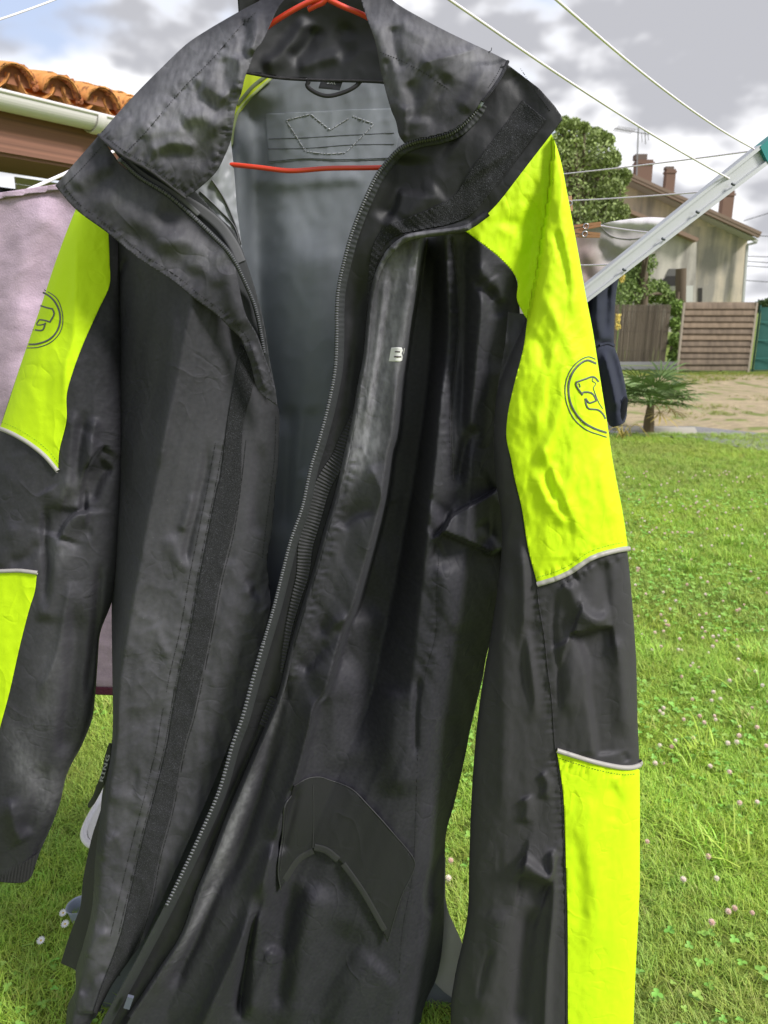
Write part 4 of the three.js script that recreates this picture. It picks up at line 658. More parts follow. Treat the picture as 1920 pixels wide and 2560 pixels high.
const hLF = new Relief(strung([
  [[255, 540, -0.072], ...leftEdge.slice(1).map(q => [q[0], q[1], q[1] < 1700 ? -0.088 : q[1] < 2000 ? -0.05 : -0.012])],
  [[318, 640, -0.064], [322, 800, -0.054], [322, 1000, -0.058], [318, 1200, -0.054], [306, 1400, -0.048], [296, 1560, -0.042], [285, 1700, -0.016], [282, 1850, 0.004], [262, 2000, 0.010], [246, 2150, 0.014], [236, 2270, 0.016], [196, 2440, 0.02], [150, 2690, 0.03]],
  [[400, 690, -0.012], [392, 800, -0.010], [384, 950, -0.014], [366, 1100, -0.012], [350, 1250, -0.008], [332, 1400, -0.006], [308, 1560, 0.000], [290, 1700, 0.010], [283, 1860, 0.016], [266, 2020, 0.018], [249, 2170, 0.02], [239, 2290, 0.022], [201, 2445, 0.026], [154, 2690, 0.034]],
  leftRidge.map(q => [q[0], q[1], 0.030]).concat([[284, 1900, 0.026], [268, 2050, 0.024], [246, 2250, 0.026], [206, 2450, 0.030], [165, 2650, 0.034]]),
  [[560, 760, 0.006], [530, 1000, 0.008], [500, 1240, 0.010], [470, 1450, 0.012], [440, 1650, 0.014], [400, 1850, 0.016], [360, 2050, 0.020], [310, 2280, 0.026], [240, 2520, 0.032]],
  leftRight.map(q => [q[0], q[1], q[1] < 1500 ? -0.026 : q[1] < 2000 ? -0.014 : 0.006])], 8))
  .fold([[482, 700], [460, 834], [430, 1008], [391, 1200], [347, 1416], [305, 1650]], 0.004, 14, 30, { sharp: 1, fade: 0.03 })
  .fold([[445, 730], [425, 900], [408, 1080], [390, 1180]], 0.007, 16, 14)
  .fold([[318, 640], [300, 690], [287, 780]], -0.006, 6, 6)
  .fold([[521, 1080], [512, 1180], [497, 1240], [478, 1320], [466, 1380], [460, 1420]], -0.009, 10, 12)
  .fold([[490, 1230], [470, 1300], [455, 1330]], 0.006, 14, 10)
  .fold([[420, 1330], [450, 1400], [468, 1400]], 0.007, 22, 16)
  .fold([[380, 1560], [400, 1600], [410, 1650]], 0.005, 16, 16)
  .fold([[620, 1430], [640, 1490], [660, 1530]], -0.006, 14, 14)
  .fold([[610, 1470], [670, 1530]], 0.004, 10, 10)
  .fold([[655, 1100], [640, 1240], [645, 1350]], -0.006, 18, 18)
  .fold([[560, 1400], [600, 1450], [640, 1480]], 0.005, 22, 22)
  .fold([[420, 1780], [350, 1800], [310, 1790]], -0.004, 26, 30)
  .fold([[262, 1990], [320, 1995], [348, 2010], [342, 2040]], 0.005, 16, 20)
  .fold([[300, 2080], [260, 2120], [250, 2150]], 0.006, 14, 14)
  .fold([[340, 1920], [330, 2010]], -0.004, 10, 10)
  .fold([[280, 2330], [240, 2350], [215, 2400]], 0.007, 14, 14)
  .fold([[270, 2420], [230, 2450], [200, 2490]], -0.007, 12, 12)
  .fold([[290, 2200], [262, 2330], [230, 2480]], 0.006, 22, 22)
  .fold([[540, 1860], [500, 1980], [450, 2100]], 0.006, 30, 30)
  .pucker([[560, 1060], [530, 1216], [498, 1420], [462, 1580], [432, 1700], [405, 1800], [380, 1950], [340, 2130], [300, 2300]], 0.0014, 20, 13, 2)
  .add(drape(31, 0.0018, 0.0005, 0.00010, 90, 300, 0.2))
  .add((x, y) => { const s = x - ridgeX(y); return 0.0042 * n2(s / 42 + 3, y / 620) + 0.0018 * n2(s / 19 + 8, y / 380 + 2) + 0.0022 * sstep(1250, 1500, y) * ridged(x / 75 + 4 + y / 300, y / 95 - x / 160, 2); });
const hl = (x, y) => { const h = hLF.at(x, y), b = hBack.base(x, y) + 0.012; return h > b + 0.01 ? h : b + 0.01 * Math.exp((h - b - 0.01) / 0.01); };
const frontL = part(jacket, 'front_panel', sheet([...sm(leftEdge), ...rev(sm(leftRight)), [560, 760], [420, 650]], (x, y) => hl(x, y), { cell: 5, thick: 0.002 }), nylon, 'left front panel with a hook tape running down it');
part(frontL, 'hook_tape', sheet([...sm([[600, 860], [590, 921], [569, 1051], [549, 1200], [544, 1216], [521, 1331], [498, 1447], [478, 1563], [451, 1679], [428, 1800], [419, 1856], [390, 1976], [359, 2092], [328, 2223], [301, 2339], [251, 2474], [226, 2551]]), ...rev(sm([[640, 900], [628, 985], [612, 1034], [605, 1094], [603, 1200], [600, 1230], [579, 1339], [552, 1447], [529, 1571], [502, 1702], [480, 1800], [463, 1856], [428, 2030], [397, 2146], [374, 2262], [336, 2377], [285, 2454], [239, 2545]]))], (x, y) => hl(x, y) + 0.0022, { cell: 5, thick: 0.003 }), velcroM, 'fuzzy black hook and loop tape');
const seamL = [[565, 1100], [544, 1216], [521, 1331], [498, 1447], [478, 1563], [451, 1679], [428, 1800], [419, 1856], [390, 1976], [359, 2092], [328, 2223], [301, 2339]];
part(frontL, 'stitching', mergeGeometries([stitches(seamL.map(q => [q[0] - 5, q[1]]), hl, { gap: 5, len: 4 }), stitches(seamL.map(q => [q[0] - 26, q[1] + 6]), hl, { gap: 5, len: 4 }), stitches([[610, 1100], [600, 1196], [579, 1339], [552, 1447], [529, 1571], [502, 1702], [480, 1800], [463, 1856], [428, 2030], [397, 2146], [374, 2262], [336, 2377]].map(q => [q[0] + 5, q[1]]), hl, { gap: 5, len: 4.4 }), stitches([[690, 1040], [686, 1150], [672, 1260], [655, 1400]], hl, { gap: 8, len: 5 })]), threadM).userData.kind = 'stuff';
// side panel that hangs behind the left front
part(jacket, 'side_panel', sheet([...sm([[284, 1830], [266, 1930], [251, 2026], [231, 2088], [208, 2196], [201, 2265], [181, 2319], [166, 2362], [152, 2408]]), [189, 2425], [300, 2440], [340, 2000], [330, 1830]], (x, y) => -0.045 + 0.03 * sstep(150, 260, x - (2400 - y) * 0.2) + 0.004 * n2(x / 40, y / 90), { cell: 6 }), plain, 'side vent hanging behind the left front');
// pull tab with raised letters at the side pocket
const tab = part(jacket, 'pull_tab', sheet([...sm([[272, 1857], [262, 1890], [254, 1930], [243, 1960]]), ...sm([[241, 1963], [232, 1990], [219, 2012], [222, 2020], [231, 2016], [250, 1985]]), [262, 1960], [280, 1880], [279, 1858]], () => -0.012, { cell: 5, thick: 0.004 }), tabM, 'black rubber pull tab with raised letters at the side pocket');
part(tab, 'raised_lettering', lettering('RING', [257, 1955], [275, 1888], 9, () => -0.011, 0.0012), std([0.3, 0.3, 0.32], 0.4));

/* ---- left flap of the collar with the left run of the zip */
const zipL = [[299, 398], [347, 441], [421, 488], [490, 549], [540, 597], [564, 621], [588, 655], [608, 695], [634, 756], [645, 795], [651, 825], [661, 885]];
const wingLLow = [[138, 464], [150, 479], [189, 523], [271, 584], [347, 647], [434, 704], [484, 745], [542, 788], [580, 825], [603, 849], [625, 903], [647, 977], [694, 1016]];
const hWL = new Relief((x, y) => { const t = (y - 464) - (x - 138) * 0.86; return 0.034 - 0.03 * sstep(250, 650, x) * sstep(600, 1000, y) + 0.012 * sstep(-260, 60, t); })
  .fold([[230, 470], [360, 560], [470, 640]], 0.010, 40, 50)
  .fold([[300, 560], [420, 640], [520, 720]], -0.006, 30, 30)
  .fold([[380, 520], [480, 560], [560, 640]], -0.008, 34, 34)
  .fold([[380, 620], [450, 600], [520, 640]], 0.005, 18, 22)
  .fold([[560, 660], [580, 740], [606, 830]], 0.008, 20, 22)
  .fold([[455, 660], [500, 670], [560, 720]], 0.004, 16, 16)
  .fold([[180, 470], [230, 430], [290, 410]], 0.007, 24, 24)
  .fold([[625, 860], [640, 900], [670, 990]], 0.006, 8, 10)
  .pucker(wingLLow.map(q => [q[0] + 6, q[1] - 14]), 0.0022, 10, 9, 4)
  .add(drape(41, 0.0028, 0.0008, 0.00014, 90, 90));
const hwl = (x, y) => hWL.at(x, y);
const zipLface = part(jacket, 'zip_facing', sheet([[262, 345], [330, 360], [400, 400], [464, 460], [486, 475], [542, 538], [586, 577], [605, 621], [618, 660], [634, 710], [652, 770], [664, 830], [674, 900], [690, 980], [640, 940], [600, 840], [560, 660], [480, 560], [400, 490], [330, 440]], (x, y) => 0.012 - 0.02 * sstep(560, 660, x), { cell: 6, thick: 0.002 }), zipM, 'black tape of the left run of the zip');
part(zipLface, 'zip_tape', ribbon([[450, 494], [500, 524], [550, 566], [586, 618], [602, 655]], 26, (x, y) => 0.013 - 0.02 * sstep(560, 660, x), 0.002, { across: 4 }), std([0.10, 0.10, 0.11], 0.75), 'greyer woven edge of the zip tape');
part(zipLface, 'zip_tape', ribbon([[304, 391], [350, 431], [424, 478], [466, 508], [497, 536]], 12, (x, y) => hWL.base(x, y) - 0.006, 0.0012, { across: 3 }), std([0.11, 0.11, 0.12], 0.75), 'greyer woven edge of the zip tape');
const wingL = part(jacket, 'collar_flap', sheet([...sm(wingLLow), ...sm([[694, 1016], [686, 962], [662, 892], [642, 836], [616, 790], [603, 743], [593, 690], [582, 650], [564, 628], [535, 601], [487, 556], [419, 494], [345, 447], [296, 404]]), [262, 356], [247, 338], [186, 408]], hwl, { cell: 5, thick: 0.0035 }), nylon, 'left lower flap of the turned-down collar');
part(wingL, 'stitching', mergeGeometries([stitches(wingLLow.map((q, i) => [q[0] + 11, q[1] - 12 - (i === 0 ? -20 : 0)]).slice(1, -1), hwl, { gap: 6, len: 4.5 }), stitches([[160, 466], [205, 420], [254, 366]], hwl, { gap: 6, len: 4.5 })]), threadM).userData.kind = 'stuff';
function teeth(name, parent, line, h, lift, pitch = 6.4) {
  const pts = sm(line, 1), out = []; let s = 0, next = 0;
  for (let i = 1; i < pts.length - 1; i++) { s += Math.hypot(pts[i][0] - pts[i - 1][0], pts[i][1] - pts[i - 1][1]); if (s < next) continue; next += pitch;
    const a = pts[i - 1], b = pts[i + 1], q = P(pts[i][0], pts[i][1], h(pts[i][0], pts[i][1]) + lift), g = new THREE.SphereGeometry(1, 6, 4); g.scale(0.0031 * (pitch / 6.4), 0.0017 * (pitch / 6.4), 0.0016); g.rotateZ(Math.atan2(-(b[1] - a[1]), b[0] - a[0]) + Math.PI / 2); g.translate(q.x, q.y, q.z); out.push(g); }
  const m = part(parent, name, mergeGeometries(out), toothM); m.userData.kind = 'stuff'; return m;
}
const zl = part(jacket, 'zip', ribbon(zipL, 12, (x, y) => Math.max(hwl(x, y) - 0.004 - 0.022 * sstep(585, 640, x), 0.010 - 0.02 * sstep(560, 660, x)), 0.0045, { across: 3 }), zipM, 'left run of the zip');
teeth('zip_teeth', zl, zipL, (x, y) => Math.max(hwl(x, y) - 0.004 - 0.022 * sstep(585, 640, x), 0.010 - 0.02 * sstep(560, 660, x)), 0.0055, 5.6);
part(zl, 'zip_stop', box(0.005, 0.004, 0.003).applyMatrix4(new THREE.Matrix4().makeTranslation(...P(299, 400, hwl(299, 400) + 0.008).toArray())), std([0.12, 0.13, 0.16], 0.4));
// pale inner facing beside the collar
part(jacket, 'front_lining', sheet([[560, 390], [577, 350], [584, 412], [588, 460], [592, 520], [606, 630], [600, 640], [582, 582], [538, 545], [482, 490], [520, 430]], (x, y) => -0.004 - 0.02 * sstep(540, 600, x) + 0.004 * n2(x / 16, y / 30), { cell: 5, thick: 0.002 }), paleLining, 'pale grey inner lining beside the left zip');
part(jacket, 'seam_tape', mergeGeometries([ribbon([[500, 478], [548, 524], [586, 566], [601, 618]], 3, (x, y) => -0.004 - 0.02 * sstep(540, 600, x), 0.004), ribbon([[530, 450], [560, 496], [588, 560], [603, 610]], 3, (x, y) => -0.004 - 0.02 * sstep(540, 600, x), 0.004)]), std([0.12, 0.12, 0.13], 0.6));

/* ---- left upper collar, dusty and padded */
const colLLow = [[247, 338], [260, 352], [304, 386], [373, 425], [420, 460], [464, 495]];
const colLIn = [[715, -6], [694, 22], [672, 70], [655, 105], [638, 126], [624, 165], [612, 195], [603, 234], [590, 269], [582, 321], [577, 352], [560, 394], [542, 428], [504, 466], [464, 495]];
const hCL = new Relief((x, y) => { const t = ((x - 247) * 0.62 + (y - 338) * 0.78); return 0.052 + 0.02 * Math.sin(Math.min(Math.PI, Math.max(0, (t + 40) / 330 * Math.PI))) - 0.035 * sstep(60, -60, t) - 0.028 * sstep(560, 700, x) * sstep(200, 0, y); })
  .fold([[500, 210], [540, 230], [570, 250]], 0.008, 20, 26)
  .fold([[480, 215], [520, 250], [560, 290]], -0.006, 18, 24)
  .fold([[390, 400], [430, 380], [490, 390], [530, 410]], -0.006, 22, 26)
  .fold([[370, 380], [430, 360], [500, 370]], 0.008, 18, 14)
  .fold([[330, 300], [400, 330], [470, 330]], 0.006, 30, 24)
  .fold([[450, 300], [500, 290], [560, 330]], 0.008, 22, 22)
  .fold([[590, 130], [600, 180], [590, 240]], 0.010, 14, 16)
  .fold([[560, 140], [565, 190], [560, 240]], -0.005, 18, 18)
  .fold([[640, 20], [640, 80], [622, 140]], 0.014, 16, 14)
  .fold([[612, 40], [610, 100], [596, 150]], -0.008, 14, 14)
  .fold([[260, 345], [300, 310], [330, 290]], 0.006, 16, 14)
  .fold([[420, 260], [450, 230], [500, 200]], -0.005, 20, 20)
  .pucker([[330, 372], [400, 290], [460, 220], [530, 150], [600, 70], [650, 30]], 0.0032, 12, 9, 6)
  .pucker(colLLow.map(q => [q[0] + 8, q[1] - 14]), 0.003, 12, 9, 7)
  .pucker(rev(colLIn).slice(0, 9).map(q => [q[0] - 14, q[1] - 4]), 0.003, 12, 9, 8)
  .add(drape(53, 0.0032, 0.0012, 0.00024, 70, 80));
const hcl = (x, y) => hCL.at(x, y);
const collarL = part(jacket, 'collar', sheet([...sm(colLLow), ...rev(sm(colLIn)), [740, -60], [650, -60], ...rev(sm([[247, 338], [299, 278], [345, 228], [399, 174], [469, 108], [520, 74], [564, 48], [610, 22], [651, 0], [690, -30]]))], hcl, { cell: 4.5, thick: 0.007 }), nylon, 'left dusty wing of the turned-down collar');
part(collarL, 'stitching', mergeGeometries([stitches([[318, 378], [360, 335], [400, 288], [460, 218], [530, 148], [600, 68], [640, 30]], hcl, { gap: 6.5, len: 4.6, w: 2 }), stitches(colLLow.map(q => [q[0] + 6, q[1] - 9]).slice(1), hcl, { gap: 6, len: 4.4 })]), threadM).userData.kind = 'stuff';
part(collarL, 'piped_edge', cord(colLLow, 0.0024, hcl, -0.001), plain);

/* ---- right sleeve */
const RL0 = rail([...foldEdgeR.slice(0, -1), [1318, 799], [1272, 900], ...inR.slice(2)]), RR0 = rail(outR);
const hSR = new Relief((x, y) => {
  const l = RL0(y), r = RR0(y), u = (2 * x - l - r) / Math.max(8, r - l), bulge = Math.min(0.05, (r - l) * 0.00021);
  let h = 0.0 + bulge * Math.pow(Math.max(0, 1 - Math.min(1, Math.abs(u)) ** 2.6), 0.55);
  if (y < 860) { const top = sstep(860, 780, y); h = lerp(h, x < l ? -0.010 - 0.010 * sstep(120, 0, l - x) * sstep(480, 600, y) + 0.012 * sstep(20, 160, l - x) : h + 0.004, top); }
  return h - 0.02 * sstep(460, 300, y);
})
  .fold([[1344, 480], [1336, 560], [1326, 640], [1318, 740]], -0.006, 26, 10)
  .fold([[1240, 560], [1290, 600], [1300, 640]], 0.003, 14, 16)
  .fold([[1230, 540], [1270, 560], [1310, 560], [1335, 520]], -0.003, 16, 16)
  .fold([[1250, 500], [1290, 540], [1310, 500]], 0.002, 14, 16)
  .fold([[1400, 470], [1404, 560], [1430, 700], [1440, 800]], 0.006, 14, 20)
  .fold([[1385, 560], [1412, 660], [1432, 760]], -0.005, 12, 12)
  .fold([[1350, 720], [1400, 820], [1440, 900]], 0.004, 16, 16)
  .fold([[1340, 830], [1370, 920], [1350, 1060]], -0.005, 18, 18)
  .fold([[1386, 850], [1362, 960], [1340, 1100]], 0.005, 14, 16)
  .fold([[1420, 960], [1384, 1060], [1350, 1170]], 0.005, 14, 14)
  .fold([[1330, 1180], [1380, 1270], [1420, 1320]], 0.006, 12, 16)
  .fold([[1350, 1100], [1390, 1200], [1430, 1290]], 0.006, 14, 12)
  .fold([[1440, 1130], [1420, 1240], [1460, 1350]], 0.005, 16, 16)
  .fold([[1500, 1120], [1510, 1220], [1540, 1320]], 0.005, 16, 16)
  .fold([[1380, 1130], [1370, 1200], [1390, 1260]], -0.006, 12, 12)
  // black middle: dented elbow
  .step([[1428, 1580], [1450, 1586], [1490, 1574], [1532, 1566]], 0.030, 4, { reach: 70, fade: 0.1 })
  .step([[1436, 1584], [1462, 1640], [1472, 1740], [1484, 1820], [1492, 1895]], -0.020, 8, { reach: 60, fade: 0.06 })
  .step([[1300, 2190], [1330, 2196], [1380, 2212]], 0.030, 8, { reach: 70, fade: 0.1 })
  .fold([[1420, 1440], [1440, 1500], [1470, 1540], [1520, 1560]], 0.014, 26, 14)
  .fold([[1500, 1400], [1512, 1480], [1500, 1550]], -0.008, 16, 16)
  .fold([[1540, 1580], [1556, 1700], [1565, 1850]], 0.010, 24, 18)
  .fold([[1395, 1480], [1384, 1560], [1396, 1680], [1400, 1790]], -0.006, 6, 8)
  .fold([[1420, 1560], [1430, 1680], [1420, 1800]], 0.006, 20, 24)
  .fold([[1560, 1880], [1568, 1905]], -0.006, 8, 8)
  // inner strip
  .fold([[1300, 1340], [1310, 1450], [1312, 1560], [1330, 1700], [1340, 1820]], 0.012, 18, 12)
  .fold([[1262, 1420], [1256, 1560], [1258, 1800], [1254, 2100]], 0.006, 14, 30)
  .fold([[1320, 1540], [1310, 1640], [1330, 1790]], -0.008, 10, 14)
  .fold([[1310, 1990], [1320, 2020], [1310, 2060]], 0.010, 12, 16)
  .fold([[1350, 1930], [1370, 1960], [1360, 2000]], 0.008, 10, 12)
  .fold([[1300, 2150], [1340, 2180], [1378, 2210]], 0.014, 26, 14)
  .fold([[1380, 2120], [1384, 2240], [1370, 2400], [1360, 2600]], 0.012, 10, 10, { fade: 0.05 })
  .fold([[1330, 2260], [1310, 2400], [1290, 2600]], -0.018, 26, 26)
  .fold([[1250, 2260], [1240, 2400], [1200, 2560]], 0.008, 30, 30)
  .fold([[1230, 2370], [1210, 2430], [1195, 2500]], -0.005, 6, 8)
  // lower neon
  .fold([[1480, 1980], [1460, 2100], [1490, 2250], [1480, 2400]], 0.006, 30, 40)
  .fold([[1520, 1960], [1545, 2000], [1530, 2060]], -0.004, 14, 14)
  .fold([[1440, 2080], [1450, 2200], [1440, 2330]], -0.004, 20, 20)
  .pucker([[1343, 1459], [1386, 1444], [1424, 1427], [1475, 1392], [1521, 1375], [1571, 1364]].map(q => [q[0] - 4, q[1] - 14]), 0.0024, 14, 9, 3)
  .pucker([[1400, 1470], [1440, 1440], [1490, 1412], [1560, 1398]], 0.005, 14, 14, 9)
  .pucker([[1400, 1905], [1494, 1938], [1590, 1945]], 0.003, 16, 9, 5)
  .pucker([[1340, 1480], [1352, 1582], [1362, 1679], [1372, 1756], [1380, 1850]], 0.0022, 15, 13, 12)
  .pucker([[1380, 1880], [1394, 2000], [1400, 2107], [1404, 2300]], 0.0025, 14, 10, 13)
  .add((x, y) => (y > 320 && y < 1400 ? 1 : 0.5) * (0.0016 * ridged(x / 52 + y / 200 + 3, y / 130 - x / 120, 2) + 0.0010 * ridged(x / 24 - y / 90 + 7, y / 70 + x / 80, 2)))
  .add(drape(61, 0.0022, 0.0006, 0.00014, 60, 400));
const hsr = (x, y) => hSR.at(x, y);
const sleevePolyR = [...sm([[1360, 300], [1374, 318], ...outR.slice(1)]), ...rev(sm(inR)), ...rev(sm(raglanR)).slice(4), [1110, 480], [1250, 380]];
const sleeveR = part(jacket, 'sleeve', sheet(sleevePolyR, (x, y) => hsr(x, y), { cell: 5, back: (x, y, h) => Math.min(h - 0.004, -0.004 - (y > 700 ? 0.8 * Math.max(0, hSR.base(x, y)) : 0.01)) }), plain, 'right of the two sleeves, neon yellow and black');
const pipR1 = [[1343, 1461], [1386, 1448], [1424, 1431], [1475, 1397], [1521, 1381], [1560, 1373], [1574, 1372]];
const hn = (x, y) => hsr(x, y) + 0.0025;
part(sleeveR, 'neon_panel', sheet([[1110, 470], [1250, 370], [1330, 320], ...sm([[1360, 296], [1374, 322], [1379, 336], ...outR.slice(2, 14).map(q => [q[0] + 1.5, q[1]]), [1568, 1366], [1569, 1372]]), ...rev(sm(pipR1.slice(0, -1))), ...rev(sm(neonInR)), ...rev(sm(raglanR))], hn, { cell: 5, thick: 0.0032 }), neon, 'upper neon yellow panel with a printed round emblem');
part(sleeveR, 'reflective_piping', cord(pipR1, 0.0046, hsr, 0.0025), pipingM);
part(sleeveR, 'stitching', stitches(pipR1.slice(0, -1).map(q => [q[0] - 2, q[1] - 17]), hn, { gap: 7, len: 4.6, w: 1.6 }), std([0.3, 0.5, 0.02], 0.8)).userData.kind = 'stuff';
const pipR2 = [[1392, 1876], [1440, 1891], [1494, 1907], [1559, 1919], [1588, 1917], [1601, 1910], [1599, 1902]];
part(sleeveR, 'neon_panel', sheet([...sm(pipR2.slice(0, 5)), ...sm([[1599, 1925], [1600, 2000], [1599.5, 2107], [1599, 2223], [1589.5, 2416], [1583.5, 2560], [1577, 2700]]), ...rev(sm([[1392, 1880], [1402, 1940], [1409, 1999], [1413, 2107], [1417, 2240], [1419, 2320], [1420, 2560], [1420, 2700]]))], hn, { cell: 5, thick: 0.0032 }), neon, 'long lower neon yellow panel reaching the picture bottom');
part(sleeveR, 'reflective_piping', cord(pipR2, 0.0046, hsr, 0.0025), pipingM);
const seamR = [[1345, 1475], [1347, 1509], [1359, 1582], [1370, 1679], [1380, 1756], [1384, 1820], [1387, 1862]];
part(sleeveR, 'stitching', mergeGeometries([stitches(seamR, hsr, { gap: 8, len: 5.6, w: 2.4 }), stitches(pipR2.slice(0, 5).map(q => [q[0], q[1] + 18]), hn, { gap: 7, len: 4.6, w: 1.5 })]), threadM).userData.kind = 'stuff';
part(sleeveR, 'seam', cord([[1264, 1090], [1276, 1150], [1283, 1189], [1303, 1274], [1318, 1370], [1341, 1459], [1347, 1509], [1359, 1582], [1370, 1679], [1380, 1756], [1387, 1862], [1396, 1925], [1405, 1999], [1409, 2107], [1414, 2300], [1416, 2600]], 0.0011, hsr, 0.0004), plain);
{ const em = [];
  em.push(ribbon([[1489, 898], [1471, 892], [1444, 905], [1421, 936], [1413, 971], [1417, 1009], [1436, 1048], [1467, 1075], [1502, 1088], [1517, 1093]], 2.8, hn, 0.0008));
  em.push(ribbon([[1491, 909], [1467, 901], [1440, 920], [1424, 951], [1422, 986], [1432, 1021], [1455, 1052], [1486, 1071], [1517, 1082]], 5.4, hn, 0.0009));
  em.push(ribbon([[1497, 955], [1490, 946], [1482, 942], [1462, 948], [1442, 955]], 4.6, hn, 0.0009)); em.push(ribbon([[1442, 954], [1440, 962], [1452, 981], [1457, 988]], 4.6, hn, 0.0011));
  em.push(ribbon([[1456, 986], [1458, 981], [1478, 982], [1486, 990], [1492, 1001]], 4.6, hn, 0.0009)); em.push(ribbon([[1492, 1001], [1480, 1006], [1473, 1007], [1464, 996]], 4.6, hn, 0.0011));
  em.push(ribbon([[1463, 996], [1465, 1008], [1471, 1021], [1496, 1025], [1508, 1036], [1514, 1047]], 4.6, hn, 0.0009));
  em.push(ribbon([[1483, 944], [1481, 952], [1490, 959], [1484, 969], [1489, 986], [1498, 1008], [1507, 1022]], 2.2, hn, 0.0008)); em.push(ribbon([[1446, 960], [1448, 958], [1451, 968]], 2.2, hn, 0.0008));
  part(sleeveR, 'emblem', mergeGeometries(em), printM, 'printed double ring round an outlined motif'); }

